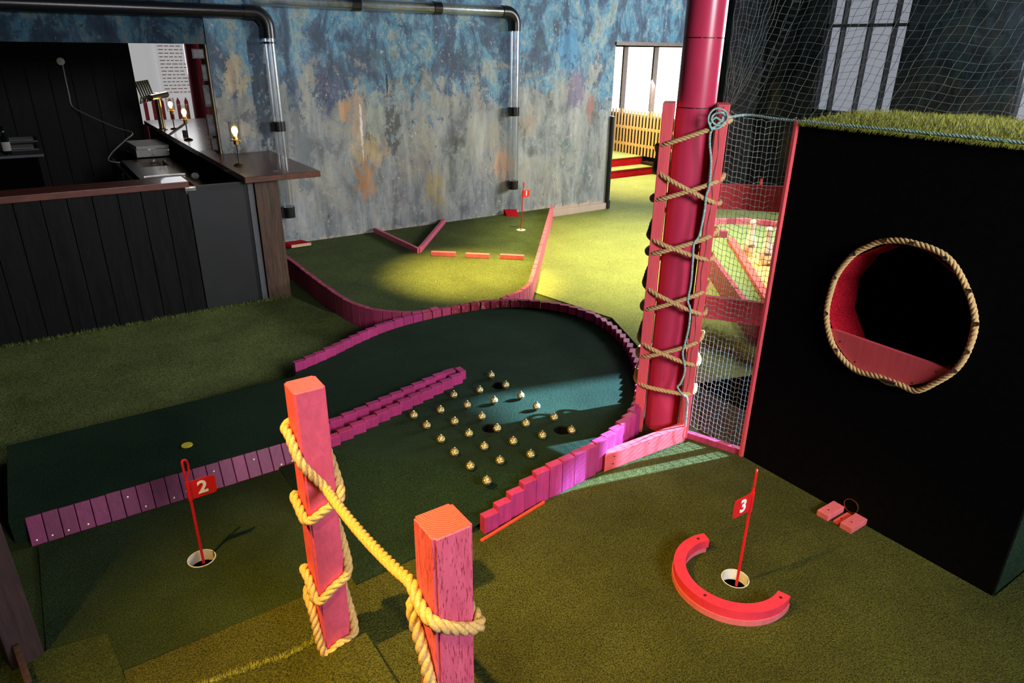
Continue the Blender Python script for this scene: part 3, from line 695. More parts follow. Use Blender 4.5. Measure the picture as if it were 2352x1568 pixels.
for c_, lab, z0, r_ in ((CUP2, 'open white hole cup at the left, holding the flag numbered 2', 0.004, 0.0275), (CUP3, 'white hole cup inside the curved red curb', 0.0035, 0.0275), (C1, 'white hole cup at the foot of the flag numbered 1', 0.0615, 0.0245)):
    t = thing('hole_cup', (c_.x, c_.y, z0), lab, 'cup')
    bm = B(); lathe(bm, [(r_-0.0012, -0.022), (r_-0.0012, z0+0.0005), (r_+0.0005, z0+0.0005), (r_+0.0005, -0.022)] if z0 < 0.05 else [(0.002, z0-0.004), (r_+0.001, z0-0.004), (r_+0.001, z0), (r_-0.004, z0), (0.002, z0-0.002)], (c_.x, c_.y, 0), 32); obj('rim', bm, 'cup_white', t, True)
    if z0 < 0.05:
        bm = B(); lathe(bm, [(0.0, -0.055), (r_-0.001, -0.055), (r_-0.001, -0.022), (r_-0.003, -0.022), (r_-0.003, -0.050), (0.0, -0.050)], (c_.x, c_.y, 0), 32); obj('liner', bm, 'black_plastic', t, True)

# curved red curb of hole three
cc = Vector((0.998, 0.650)); arc = thing('curved_curb', (0.90, 0.64, 0), 'c-shaped red wooden curb curling round the flag numbered 3', 'curb')
def arcslab(r0, r1, z0, z1, a0, a1):
    n_ = 44; pts = [(cc.x+r1*math.cos(R(a0+(a1-a0)*k/n_)), cc.y+r1*math.sin(R(a0+(a1-a0)*k/n_))) for k in range(n_+1)]
    pts += [(cc.x+r0*math.cos(R(a1-(a1-a0)*k/n_)), cc.y+r0*math.sin(R(a1-(a1-a0)*k/n_))) for k in range(n_+1)]
    b = B(); slab(b, pts, [], z1, z0); return b
obj('lower_layer', arcslab(0.094, 0.1175, 0.003, 0.0165, 72, 288), 'pink_block', arc)
obj('upper_layer', arcslab(0.0925, 0.116, 0.0165, 0.036, 70, 287), 'curb_arc', arc)
for a in (82, 190, 278):
    bm = B(); p = cc+Vector((math.cos(R(a)), math.sin(R(a))))*0.104; lathe(bm, [(0, 0), (0.0032, 0), (0.0032, 0.0006), (0.001, 0.0003), (0, 0.0003)], (p.x, p.y, 0.0362), 12); obj('screw', bm, 'dark_screw', arc)

# ================================================================== POSTS AND YELLOW ROPE
def post(cx, cy, s, h, mats, label, z0=0.0, cut=0.0):
    t = thing('rope_post', (cx, cy, 0), label, 'post')
    bm = B(); r = bmesh.ops.create_cube(bm, size=1.0); bmesh.ops.transform(bm, matrix=Matrix.Translation((cx, cy, (h+z0)/2)) @ Matrix.Diagonal((s, s, h-z0, 1)), verts=r['verts'])
    for v in bm.verts:
        if v.co.z < h/2: v.co.z += cut*(1 if v.co.x > cx else 0)
    vert = [e for e in bm.edges if abs(e.verts[0].co.z-e.verts[1].co.z) > h*0.5]
    bmesh.ops.bevel(bm, geom=vert, offset=0.0035, segments=3, affect='EDGES')
    te = [e for e in bm.edges if e.verts[0].co.z > h-0.001 and e.verts[1].co.z > h-0.001]
    bmesh.ops.bevel(bm, geom=te, offset=0.0012, segments=1, affect='EDGES')
    bm.faces.ensure_lookup_table()
    for f in bm.faces: f.material_index = 1 if f.normal.z > 0.9 and f.calc_center_median().z > h-0.002 else 0
    obj('timber', bm, mats, t); return t
post(0.2699, 0.9385, 0.0486, 0.530, ['post_rough', 'post_rough'], 'taller-standing rough pink timber post with rope wound down to its foot', 0.004, 0.036)
post(0.2855, 0.540, 0.0486, 0.530, ['post_cracked', 'end_grain'], 'nearest pink timber post with growth rings on its cut top')
s1 = 0.0243+0.0062
def P1f(px, py): return PY(px, py, 0.9385-s1)              # plane just in front of post 1
def corners(cx, cy, zl, zr, zbk0, zbk1, s=s1):
    """front pass from left to right, then behind to the left again"""
    return
path = []
def side(cx, cy, k, z, s=s1):
    q = {'FL': (-s, -s), 'F': (0, -s*1.04), 'FR': (s, -s), 'R': (s*1.04, 0), 'BR': (s, s), 'Bk': (0, s*1.04), 'BL': (-s, s), 'L': (-s*1.04, 0)}[k]
    f = 0.93 if len(k) == 2 and k != 'Bk' else 1
    return Vector((cx+q[0]*f, cy+q[1]*f, z))
zz = lambda px, py: P1f(px, py).z
a1 = (0.2699, 0.9385)
zs = {'p3l': zz(722, 1440), 'p3f': zz(757, 1496), 'p3r': zz(822, 1450), 'p3rb': zz(815, 1400), 'p2l': zz(706, 1360), 'p2f': zz(728, 1384), 'p2r': zz(806, 1310), 'p2rb': zz(800, 1255), 'p1l': zz(682, 1200), 'p1f': zz(705, 1200), 'p1r': zz(790, 1140), 'p1rb': zz(782, 1095), 'p0l': zz(655, 1030)}
path = [side(*a1, 'Bk', zs['p3l']+0.045), side(*a1, 'BL', zs['p3l']+0.03), side(*a1, 'L', zs['p3l']+0.006), side(*a1, 'FL', zs['p3f']), side(*a1, 'F', (zs['p3f']+zs['p3r'])/2), side(*a1, 'FR', zs['p3r']), side(*a1, 'R', zs['p3rb']-0.004), side(*a1, 'BR', zs['p3rb']+0.03), side(*a1, 'Bk', zs['p3rb']+0.04), side(*a1, 'BL', zs['p2l']),
        side(*a1, 'L', zs['p2l']), side(*a1, 'FL', zs['p2f']), side(*a1, 'F', (zs['p2f']+zs['p2r'])/2), side(*a1, 'FR', zs['p2r']), side(*a1, 'R', zs['p2rb']), side(*a1, 'BR', zs['p2rb']+0.03), side(*a1, 'Bk', zs['p2rb']+0.04), side(*a1, 'BL', zs['p1l']+0.01),
        side(*a1, 'L', zs['p1l']+0.004), side(*a1, 'FL', zs['p1f']), side(*a1, 'F', (zs['p1f']+zs['p1r'])/2), side(*a1, 'FR', zs['p1r']), side(*a1, 'R', zs['p1rb']), side(*a1, 'BR', zs['p1rb']+0.03), side(*a1, 'Bk', zs['p0l']+0.004), side(*a1, 'BL', zs['p0l']+0.004), side(*a1, 'L', zs['p0l'])]
a2 = (0.2855, 0.540)
z2l = PY(965, 1375, 0.575).z
fl = side(*a1, 'FL', zz(690, 1062)); fl.y -= 0.004
path += [fl, side(*a1, 'F', zz(740, 1110))+Vector((0, -0.012, 0))]
end = side(*a2, 'BL', PX(955, 1370, 0.2855-s1).z+0.006)
st = path[-1]
for k in range(1, 8):
    path.append(st.lerp(end, k/8)+Vector((0, 0, -0.010*math.sin(PI*k/8))))
zf = lambda px, py: PY(px, py, 0.54-s1).z
path += [end, side(*a2, 'L', PX(975, 1400, 0.2855-s1).z-0.0), side(*a2, 'FL', zf(1000, 1435)), side(*a2, 'F', zf(1045, 1446)), side(*a2, 'FR', zf(1098, 1440)), side(*a2, 'R', zf(1110, 1430)), side(*a2, 'BR', zf(1100, 1425)), side(*a2, 'Bk', zf(1040, 1440)-0.02), side(*a2, 'BL', zf(960, 1475)-0.005), side(*a2, 'L', zf(955, 1540)-0.01), side(*a2, 'FL', zf(985, 1640)), side(*a2, 'F', zf(1040, 1690)), side(*a2, 'FR', zf(1090, 1700))]
bm = B(); rope(bm, path, 0.0076, 0.040)
solo('rope', bm, 'rope', 'thick yellow twisted rope strung between the two timber posts', 'rope', smooth='all')

# ================================================================== COLUMN WITH BOARDS, ROPE, NETS
CC = Vector((1.352, 1.192, 0)); v_ = Vector((0.75, 0.661, 0)).normalized(); r_ = Vector((v_.y, -v_.x, 0))
col = thing('column', CC, 'round crimson column rising to the ceiling between two coral boards', 'column')
bm = B(); lathe(bm, [(0.0465, 0.0), (0.0465, 0.872), (0.0455, 0.8725), (0.0455, 0.874), (0.0465, 0.8745), (0.0465, 1.024), (0.0455, 1.0245), (0.0455, 1.026), (0.0465, 1.0265), (0.0465, 2.3)], CC, 48); obj('shaft', bm, 'column_paint', col, True)
for zj in (0.8733, 1.0253):
    bm = B(); a0_ = math.atan2(-v_.y, -v_.x)
    for (f0, f1) in ((-1.3, -0.1), (0.0, 0.55), (0.7, 1.2)): tube(bm, [CC+Vector((math.cos(a0_+f0+(f1-f0)*k/10)*0.0462, math.sin(a0_+f0+(f1-f0)*k/10)*0.0462, zj)) for k in range(11)], 0.0012, 6)
    obj('joint', bm, 'black_metal', col)
for sgn, lab in ((-1, None), (1, None)):
    c = CC+r_*sgn*0.0625-v_*0.028; bm = B()
    box(bm, (c.x, c.y, 0.4425), (0.027, 0.075, 0.885), rz=math.atan2(r_.y, r_.x), bev=0.0018); obj('board', bm, 'coral_board', col)
bm = B()
for k in range(3): tube(bm, [CC+r_*(0.044-k*0.003)+v_*(-0.012-0.004*k)+Vector((0, 0, 0.02)), CC+r_*(0.044-k*0.003)+v_*(-0.014-0.004*k)+Vector((0, 0, 0.87))], 0.0022, 6)
obj('cable', bm, 'column_paint', col, True)
# foot beam
bm = B()
A0, A1_ = Vector((1.047, 1.094)), Vector((1.338, 1.086))
pts = [(A0.x, A0.y), (A1_.x, A1_.y), (A1_.x+0.002, A1_.y+0.024), (A0.x+0.028, A0.y+0.025)]
slab(bm, pts, [], 0.048, 0.0); bmesh.ops.bevel(bm, geom=list(bm.edges), offset=0.0012, segments=2, affect='EDGES')
beam = solo('foot_beam', bm, 'coral_beam', 'short coral beam lying on the floor at the foot of the crimson column', 'beam')
for (px, py) in ((1412, 1048), (1409, 1065), (1491, 1018), (1563, 995), (1562, 1005)):
    q = PY(px, py, 1.0895); bm = B(); lathe(bm, [(0, 0), (0.0017, 0), (0.0017, 0.0007), (0, 0.0007)], (q.x, q.y+0.0008, q.z), 8, Matrix.Rotation(PI/2, 3, 'X')); obj('screw', bm, 'dark_screw', beam)
# rope round the column
def side2(a, z):    # a in degrees, 0 = towards camera, 90 = right
    ca, sa = math.cos(R(a)), math.sin(R(a)); e = 0.45
    x = math.copysign(abs(sa)**e if abs(sa) < .999 else 1, sa)*0.083; y = -math.copysign(abs(ca)**e, ca)*0.066
    x = 0.083*math.copysign(abs(sa)**0.6, sa); y = -(0.070 if ca > 0 else 0.050)*abs(ca)**0.6*math.copysign(1, ca) - 0.006
    q = CC+r_*x+v_*y; return Vector((q.x, q.y, z))
def zc(px, py): return PN(px, py, CC-v_*0.03, v_).z
seq = [((1662, 275), 'R'), ((1524, 335), 'L'), ((1519, 388), 'L2'), ((1636, 466), 'R'), ((1514, 458), 'L'), ((1646, 406), 'R'), ((1503, 540), 'L'), ((1622, 592), 'R'), ((1500, 580), 'L'), ((1631, 530), 'R'), ((1489, 650), 'L'), ((1607, 716), 'R'), ((1486, 706), 'L'), ((1612, 655), 'R'), ((1480, 775), 'L'), ((1590, 830), 'R'), ((1475, 812), 'L'), ((1598, 770), 'R'), ((1470, 868), 'L'), ((1580, 892), 'R')]
pts = []
zq = [zc(*p) for p, _ in seq]
# start: behind at right, front pass R->L
pts += [side2(130, zq[0]+0.01), side2(95, zq[0])]
XF = lambda a: 0.5+0.5*math.copysign(abs(math.sin(R(a)))**0.6, math.sin(R(a)))
for k in range(1, 12): a_ = 90-180*k/12; pts.append(side2(a_, zq[0]+(zq[1]-zq[0])*(1-XF(a_))))
pts.append(side2(-92, (zq[1]*0.8+zq[2]*0.2))); pts.append(side2(-108, (zq[1]+zq[2])/2)); pts.append(side2(-92, zq[2]*0.9+zq[1]*0.1))
i = 2
while i+1 < len(seq):
    zl, zr = zq[i], zq[i+1]
    for k in range(1, 12): a_ = -90+180*k/12; pts.append(side2(a_, zl+(zr-zl)*XF(a_)))
    pts.append(side2(92, zr))
    if i+2 < len(seq):
        zn = zq[i+2]
        for k in (1, 2, 3): t = k/4; pts.append(side2(90+180*t, zr+(zn-zr)*t))
        pts.append(side2(-92, zn))
    i += 2
bm = B(); rope(bm, pts, 0.0060, 0.030, step=0.0035)
solo('rope', bm, 'rope', 'tan twisted rope criss-crossed around the crimson column', 'rope', smooth='all')
# knot at top right
rk = random.Random(5)
kn = [PN(px, py, CC-v_*(0.079+rk.uniform(0, 0.007)), v_) for px, py in ((1636, 300), (1627, 278), (1631, 260), (1645, 249), (1664, 254), (1671, 268), (1664, 282), (1648, 288), (1634, 276), (1641, 262), (1660, 259), (1667, 274), (1654, 292), (1640, 296), (1630, 288), (1643, 270), (1657, 277), (1662, 264), (1668, 272))]
bm = B(); rope(bm, kn, 0.0026, 0.012, step=0.0025)
solo('rope_knot', bm, 'teal_cord', 'teal and white cord knotted on the top of the right coral board', 'rope', smooth='all')
cordpx = [(1660, 275), (1634, 300), (1630, 330), (1633, 370), (1629, 425), (1622, 450), (1617, 490), (1606, 540), (1594, 560), (1591, 600), (1587, 650), (1580, 690), (1585, 710), (1582, 750), (1573, 790), (1568, 812), (1573, 850), (1563, 880), (1556, 888), (1567, 905), (1578, 915), (1577, 945), (1574, 978)]
bm = B(); rope(bm, [PN(px, py, CC-v_*0.080, v_) for px, py in cordpx], 0.0030, 0.02, step=0.003)
solo('cord', bm, 'teal_cord', 'thin teal cord hanging down the front of the right coral board', 'cord', smooth='all')

# lower net between the board and the partition
def strand(bm, pts, r=0.0007): tube(bm, pts, r, 3, cap=False)
nA, nB = Vector((1.392, 1.118)), Vector((1.410, 0.955))
def lownet(u, v): # u across 0..1, v height 0..1
    wob = 0.0016*math.sin(u*37+v*21)+0.0012*math.sin(v*53-u*17)
    ins = 0.010*math.sin(PI*v)
    p = nA.lerp(nB, u); z = 0.02+0.845*v
    return Vector((p.x+0.006*math.sin(PI*u)*math.sin(PI*v)+wob, p.y+wob*0.8-ins*(0.5-u)*0.3, z-0.012*math.sin(PI*u)*(0.3+0.7*v)+wob))
bm = B()
NU, NV = 14, 60
for i in range(NU+1): strand(bm, [lownet(i/NU, k/NV) for k in range(NV+1)])
for k in range(NV+1): strand(bm, [lownet(i/NU, k/NV) for i in range(NU+1)])
for i in range(NU+1):
    for k in range(0, NV+1): 
        r = bmesh.ops.create_icosphere(bm, subdivisions=1, radius=0.0015); bmesh.ops.translate(bm, vec=lownet(i/NU, k/NV), verts=r['verts'])
# left flap over the board
for i in range(1, 4): strand(bm, [Vector((nA.x-0.012*i-0.004, nA.y-0.012*i*0.2+0.0, 0.05+0.83*k/50+0.003*math.sin(k+i)))+Vector((0.002*math.sin(k*0.9), 0, 0))-Vector((v_.x, v_.y, 0))*0.014 for k in range(51)])
solo('net', bm, 'net_cord', 'green net panel stretched between the crimson column and the black partition', 'net')
# upper net
def upnet(i, v):
    lo = 1.150-0.0175*max(0, i-11) - 0.0008*i; hi = 1.215-0.0200*i - 0.06
    s = v; e = s**0.62 if i < 14 else s
    y = lo+(hi-lo)*e; z = 0.868+0.60*v
    if i > 14: z -= 0.004
    wob = 0.0018*math.sin(v*60+i*1.7)+0.001*math.sin(i*3.1+v*23)
    return Vector((1.402+0.01*min(1, max(0, (1.16-y)*3)), y+wob, z+0.004*math.sin(i*0.8)))
bm = B(); NI, NK = 62, 44
for i in range(NI): strand(bm, [upnet(i, k/NK) for k in range(NK+1)], 0.0006)
for k in range(0, NK+1, 1): strand(bm, [upnet(i, k/NK) for i in range(NI)], 0.0004)
solo('net', bm, 'net_dark', 'wide overhead net spread from the column knot above the grassy hill', 'net')
bm = B(); rope(bm, [PN(1664, 272, CC-v_*0.06, v_), (1.402, 1.08, 0.862), (1.405, 1.01, 0.860), (1.404, 0.945, 0.860), (1.404, 0.80, 0.861), (1.404, 0.60, 0.862), (1.404, 0.36, 0.860)], 0.0032, 0.02, step=0.004)
solo('net_rope', bm, 'teal_cord', 'pale rope edging the nets from the knot along the partition top', 'rope', smooth='all')
bm = B(); bar(bm, (1.362, 1.100, 0.008), (1.416, 0.955, 0.008), 0.016, 0.018, 0.001); ns = solo('net_sill', bm, 'crimson_plank', 'low crimson sill board under the net', 'board')
# rails behind the net
gf = thing('guard_frame', (1.45, 1.10, 0), 'pink frame of two horizontal rails standing behind the net', 'frame')
for (z0, z1) in ((0.628, 0.690), (0.330, 0.392)):
    bm = B(); bar(bm, (1.400, 1.205, (z0+z1)/2-0.003), (1.50, 0.985, (z0+z1)/2+0.012), 0.018, z1-z0, 0.0015); obj('rail', bm, 'coral_board', gf)
for p_ in ((1.405, 1.215), (1.508, 0.975)):
    bm = B(); box(bm, (*p_, 0.355), (0.020, 0.020, 0.70), rz=-1.14, bev=0.001); obj('upright', bm, 'coral_board', gf)

# ================================================================== PARTITION HILL WITH TUNNEL
hill = thing('tunnel_hill', (1.6, 0.64, 0), 'black boxed hill with a grassy top and a round rope-edged tunnel', 'obstacle')
HC = (0.650, 0.500); HR = 0.149
bm = B(); slab(bm, rect(0.335, 0.0, 0.945, 0.857), [circ(HC[0], HC[1], HR, 40)], 1.41, 1.425, lambda x, y, z: (z, x, y)); obj('front_panel', bm, 'black_plywood', hill)
bm = B(); box(bm, (1.66, 0.3395, 0.42), (0.48, 0.012, 0.84)); obj('side_panel', bm, 'turf_dark', hill)
bm = B(); bar(bm, (1.425, 0.938, 0.42), (1.52, 0.915, 0.42), 0.008, 0.84); bar(bm, (1.52, 0.915, 0.42), (1.90, 0.80, 0.42), 0.008, 0.84); obj('side_panel', bm, 'black_plywood', hill)
bm = B(); box(bm, (1.4095, 0.9485, 0.43), (0.020, 0.008, 0.862), bev=0.001); obj('edge_strip', bm, 'coral_board', hill, label='red painted edge strip beside the net')
bm = B(); nx, ny = 10, 26; g = {}
for i in range(nx+1):
    for j in range(ny+1):
        u, vv = i/nx, j/ny
        g[i, j] = bm.verts.new((1.402+0.50*u, 0.335+(0.612-0.13*u)*vv, 0.858+0.016*math.sin(PI*min(1, u*1.5))+0.003*math.sin(vv*9)*u))
for i in range(nx):
    for j in range(ny): bm.faces.new((g[i, j], g[i+1, j], g[i+1, j+1], g[i, j+1]))
for _ in range(9000):
    u, vv = random.random(), random.random(); z = 0.857+0.016*math.sin(PI*min(1, u*1.5))+0.003*math.sin(vv*9)*u
    blades(bm, [(1.402+0.50*u, 0.335+(0.612-0.13*u)*vv, z)], 0.012, 0.0011, 0.7)
for _ in range(1600): 
    vv = random.random(); q = Vector((1.402, 0.335+0.612*vv, 0.858)); t = q+Vector((-0.008*random.random(), random.uniform(-.006, .006), -0.010*random.random()))
    bm.faces.new((bm.verts.new(q-Vector((0, 0.001, 0))), bm.verts.new(q+Vector((0, 0.001, 0))), bm.verts.new(t)))
obj('grass_top', bm, 'grass_lime', hill, label='yellow green artificial grass top')
# tunnel lining
def ringpt(x, r, k, n=12, ph=0.0): a = 2*PI*k/n+ph; return Vector((x, HC[0]+r*math.cos(a), HC[1]+r*math.sin(a)))
bm = B(); nn = 12
ra = [[bm.verts.new(ringpt(x, r, k, nn, 0.2)) for k in range(nn)] for x, r in ((1.409, HR-0.001), (1.50, HR-0.010), (1.50, HR+0.002), (1.412, HR+0.004))]
for A, Bb in zip(ra, ra[1:]):
    for k in range(nn): bm.faces.new((A[k], A[(k+1) % nn], Bb[(k+1) % nn], Bb[k]))
obj('tunnel_lining', bm, 'carpet_red', hill, label='red carpeted tunnel lining')
bm = B(); ra = [[bm.verts.new(ringpt(x, HR-0.004, k, 24)) for k in range(24)] for x in (1.50, 1.89)]
for k in range(24): bm.faces.new((ra[0][k], ra[0][(k+1) % 24], ra[1][(k+1) % 24], ra[1][k]))
bm.faces.new(ra[1]); obj('tunnel_back', bm, 'black_plywood', hill)
bm = B(); a0 = math.asin((0.427-HC[1])/HR); pts = [(HC[0]+HR*0.99*math.cos(a), HC[1]+HR*0.99*math.sin(a)) for a in [(-PI-a0)+(a0-(-PI-a0))*k/24 for k in range(25)]]
slab(bm, pts, [], 1.407, 1.417, lambda x, y, z: (z, x, y)); pb = obj('sill_board', bm, 'coral_board', hill, label='coral board closing the bottom of the tunnel mouth')
for (px, py) in ((1930, 784), (1964, 831), (2150, 854), (2095, 879)):
    q = PX(px, py, 1.407); bm = B(); lathe(bm, [(0, 0), (0.0018, 0), (0.0018, 0.0006), (0, 0.0006)], q, 8, Matrix.Rotation(-PI/2, 3, 'Y')); obj('screw', bm, 'dark_screw', pb)
rp = [(2033, 553), (2095, 557), (2175, 590), (2222, 665), (2240, 742), (2222, 808), (2193, 850), (2150, 878), (2104, 897), (2065, 882), (2020, 866), (1963, 848), (1921, 805), (1903, 760), (1899, 715), (1909, 668), (1925, 627), (1960, 585), (1995, 565)]
bm = B(); rope(bm, [PX(px, py, 1.402) for px, py in rp], 0.0062, 0.030, closed=True, step=0.0035)
rg = obj('rope_trim', bm, 'rope', hill, 'all', label='twisted rope trim around the tunnel mouth')
for i, (px, py) in enumerate(((2033, 551), (2095, 559), (2171, 593), (2226, 668), (2243, 744), (2222, 808), (2193, 852), (1921, 804), (1898, 720), (1917, 637), (1961, 583))):
    q = PX(px, py, 1.3965); bm = B(); lathe(bm, [(0.0, 0.001), (0.0016, 0.001), (0.0022, 0.0026), (0.0044, 0.0022), (0.0048, 0.0), (0.0, 0.0)], q, 14, Matrix.Rotation(-PI/2, 3, 'Y')); obj('washer', bm, 'brass' if i == 0 else 'steel', rg)
bm = B(); tube(bm, [PX(px, py, 1.3975) for px, py in ((2025, 872), (2040, 878), (2058, 883))], [0.005, 0.0068, 0.005], 8); obj('tape', bm, 'steel', rg, label='silver tape joining the rope ends')
# small outlet ring at the foot
bm = B(); lathe(bm, [(0.0165, 0.0), (0.0175, 0.0), (0.0175, 0.005), (0.0165, 0.005), (0.0165, 0.0)], (1.411, 0.641, 0.030), 28, Matrix.Rotation(-PI/2, 3, 'Y'))
solo('outlet_ring', bm, 'brass', 'small ball outlet ring set low in the black partition', 'pipe', smooth=True)
for (y0, y1, h, mt, lab, x0) in ((0.655, 0.684, 0.015, 'pink_block', 'pink wooden block against the black partition, the farther of the two', 1.343), (0.599, 0.628, 0.015, 'pink_block', 'pink wooden block against the black partition, the nearer of the two', 1.346), (0.634, 0.647, 0.005, 'coral_board', 'thin coral strip lying between the two pink blocks by the partition', 1.352)):
    bm = B(); box(bm, ((x0+1.409)/2, (y0+y1)/2, 0.0035+h/2), (1.409-x0, y1-y0, h), bev=0.0015 if h > 0.01 else 0.0004, rz=0.0)
    o = solo('wooden_block' if h > 0.01 else 'wooden_strip', bm, mt, lab, 'block', 'pink blocks at the partition foot' if h > 0.01 else None)
    b2 = B(); lathe(b2, [(0, 0), (0.002, 0), (0.002, 0.0005), (0, 0.0005)], (x0+0.022, (y0+y1)/2, 0.0036+h), 10); obj('screw', b2, 'dark_screw', o)

# ================================================================== BAR
YB = 2.855
bar_t = thing('plank_bar', (0.1, YB, 0), 'low black bar front of upright planks under a brown slab', 'bar counter')
x = 0.466; i = 0
while x > -1.0:
    wd = 0.0765 if i % 3 else 0.080; bm = B(); box(bm, (x-wd/2, YB+0.005, 0.250), (wd-0.0022, 0.018, 0.500), bev=0.0015); obj('plank', bm, 'black_plank', bar_t); x -= wd; i += 1
bm = B(); box(bm, (-0.26, YB+0.03, 0.25), (1.45, 0.03, 0.49)); obj('carcass', bm, 'black_plywood', bar_t)
bm = B(); box(bm, (-0.26, 2.905, 0.5105), (1.470, 0.135, 0.023), bev=0.0018); obj('slab_top', bm, 'slab_wood', bar_t, label='reddish brown wooden slab top')
gate = thing('bar_gate', (0.57, YB, 0), 'plain dark grey gate panel between the plank bar and the serving counter', 'gate')
bm = B(); box(bm, (0.572, YB+0.006, 0.253), (0.206, 0.016, 0.494), bev=0.002); obj('panel', bm, 'grey_metal_panel', gate)
q = PY(437, 434, YB-0.008); bm = B(); box(bm, (q.x, q.y, q.z), (0.040, 0.010, 0.016), bev=0.002)
for k in range(6): tube(bm, [(q.x-0.012+0.004*k, q.y-0.007, q.z-0.004), (q.x-0.012+0.004*k, q.y-0.007, q.z+0.004)], 0.0012, 6)
obj('latch', bm, 'steel', gate, label='silver spring latch')
cnt = thing('serving_counter', (0.8, 3.6, 0), 'long brown wooden serving counter running back into the bar', 'bar counter')
bm = B(); slab(bm, [(0.668, 2.790), (0.968, 2.790), (0.968, 3.475), (0.745, 3.475), (0.745, 3.62), (0.745, 3.75)][:3]+[(0.968, 3.478), (0.735, 3.478), (0.735, 4.3), (0.672, 4.3)], [], 0.527, 0.504); bmesh.ops.bevel(bm, geom=[e for e in bm.edges], offset=0.0012, segments=1, affect='EDGES'); obj('worktop', bm, 'counter_wood', cnt)
bm = B(); slab(bm, [(0.668, 3.62), (0.672, 5.25), (1.10, 5.25), (1.10, 3.62)], [], 0.5275, 0.504); obj('rear_worktop', bm, ['marbled_top'], cnt, label='pale marbled rear part of the counter top')
bm = B(); box(bm, (0.762, 2.870, 0.252), (0.093, 0.045, 0.504), bev=0.002); obj('end_board', bm, 'brown_old_wood', cnt, label='knotty brown boards on the counter end')
bm = B(); box(bm, (0.700, 2.868, 0.252), (0.022, 0.03, 0.504), bev=0.001); obj('end_trim', bm, 'grey_laminate', cnt)
bm = B(); box(bm, (0.682, 2.872, 0.252), (0.012, 0.03, 0.504)); obj('jamb', bm, 'black_metal', cnt)
bm = B(); box(bm, (0.715, 4.06, 0.26), (0.05, 2.32, 0.48)); obj('carcass', bm, 'black_plywood', cnt)
bm = B(); q = P(632, 393, 0.5275); box(bm, (q.x, q.y, 0.5285), (0.022, 0.010, 0.002), rz=0.2); solo('bottle_opener', bm, 'steel', 'small silver slip lying on the counter corner', 'opener')

def bar_lamp(c, lab, proto=None):
    if proto: return dup(proto, c, lab)
    x, y, z = c; t = thing('table_lamp', c, lab, 'lamp', 'glass lamps on the bar counter')
    bm = B(); lathe(bm, [(0, 0), (0.0215, 0), (0.0225, 0.003), (0.019, 0.006), (0.014, 0.009), (0.006, 0.012), (0, 0.012)], (x, y, z), 24); obj('base', bm, 'brass', t, True)
    bm = B(); tube(bm, [(x, y, z+0.01), (x, y, z+0.092)], 0.0028, 8); obj('stem', bm, 'black_metal', t, True)
    bm = B(); lathe(bm, [(0, 0.086), (0.010, 0.086), (0.010, 0.102), (0.0235, 0.103), (0.0235, 0.106), (0.010, 0.107), (0.008, 0.120), (0, 0.120)], (x, y, z), 20); obj('socket', bm, 'brass', t, True)
    bm = B(); lathe(bm, [(0.0225, 0.105), (0.0225, 0.178), (0.0215, 0.178), (0.0215, 0.106)], (x, y, z), 24); obj('glass_shade', bm, 'lamp_glass', t, True)
    bm = B(); lathe(bm, [(0.0, 0.118), (0.006, 0.120), (0.0075, 0.126), (0.0125, 0.137), (0.012, 0.147), (0.007, 0.154), (0, 0.156)], (x, y, z), 16); bl = obj('bulb', bm, 'bulb', t, True)
    return t
lp = P(550, 380, 0.527)
L1 = bar_lamp((lp.x, lp.y, 0.527), 'nearest glass table lamp glowing on the brown counter end')
for (px, py, lab) in ((433, 322, 'second glass table lamp glowing on the pale counter behind the pier'), (401, 297, 'farthest glass table lamp glowing beside the beer taps')):
    q = P(px, py, 0.5275); bar_lamp((q.x, q.y, 0.5275), lab, L1)
# beer tap tower
q = P(374, 298, 0.5275); tp = thing('beer_tap_tower', (q.x, q.y, 0.5275), 'gold metal beer tap tower with a bank of tap handles on the counter', 'beer tap')
bm = B(); lathe(bm, [(0.026, 0), (0.026, 0.006), (0.0165, 0.01), (0.0165, 0.20), (0.018, 0.205), (0, 0.207)], (q.x, q.y, 0.5275), 20); obj('tower', bm, 'tap_metal', tp, True)
bm = B(); tube(bm, [(q.x-0.06, q.y-0.16, 0.715), (q.x+0.07, q.y+0.12, 0.715)], 0.017, 14); obj('manifold', bm, 'tap_metal', tp, True)
for k in range(6):
    b0 = Vector((q.x-0.055+0.018*k, q.y-0.15+0.045*k, 0.715)); bm = B()
    tube(bm, [b0, b0+Vector((-0.05, -0.005, 0.0)), b0+Vector((-0.055, -0.005, -0.03))], 0.0055, 8)
    f = obj('tap', bm, 'tap_metal', tp, True)
    bm = B(); tube(bm, [b0+Vector((-0.045, -0.005, 0.005)), b0+Vector((-0.062, -0.005, 0.085))], [0.004, 0.0065], 8); obj('tap_handle', bm, 'tap_metal', f, True)
# menu holder
q = P(398, 305, 0.5275); bm = B(); lathe(bm, [(0, 0), (0.013, 0), (0.013, 0.03), (0, 0.03)], (q.x+0.03, q.y-0.18, 0.5275), 16); mh = solo('menu_holder', bm, 'grey_laminate', 'small tin pot with striped menu cards on the counter by the taps', 'menu holder')
bm = B(); box(bm, (q.x+0.0, q.y-0.18, 0.568), (0.12, 0.05, 0.004), rot=Matrix.Rotation(R(-32), 3, 'Y')); obj('menu_card', bm, 'paper', mh)
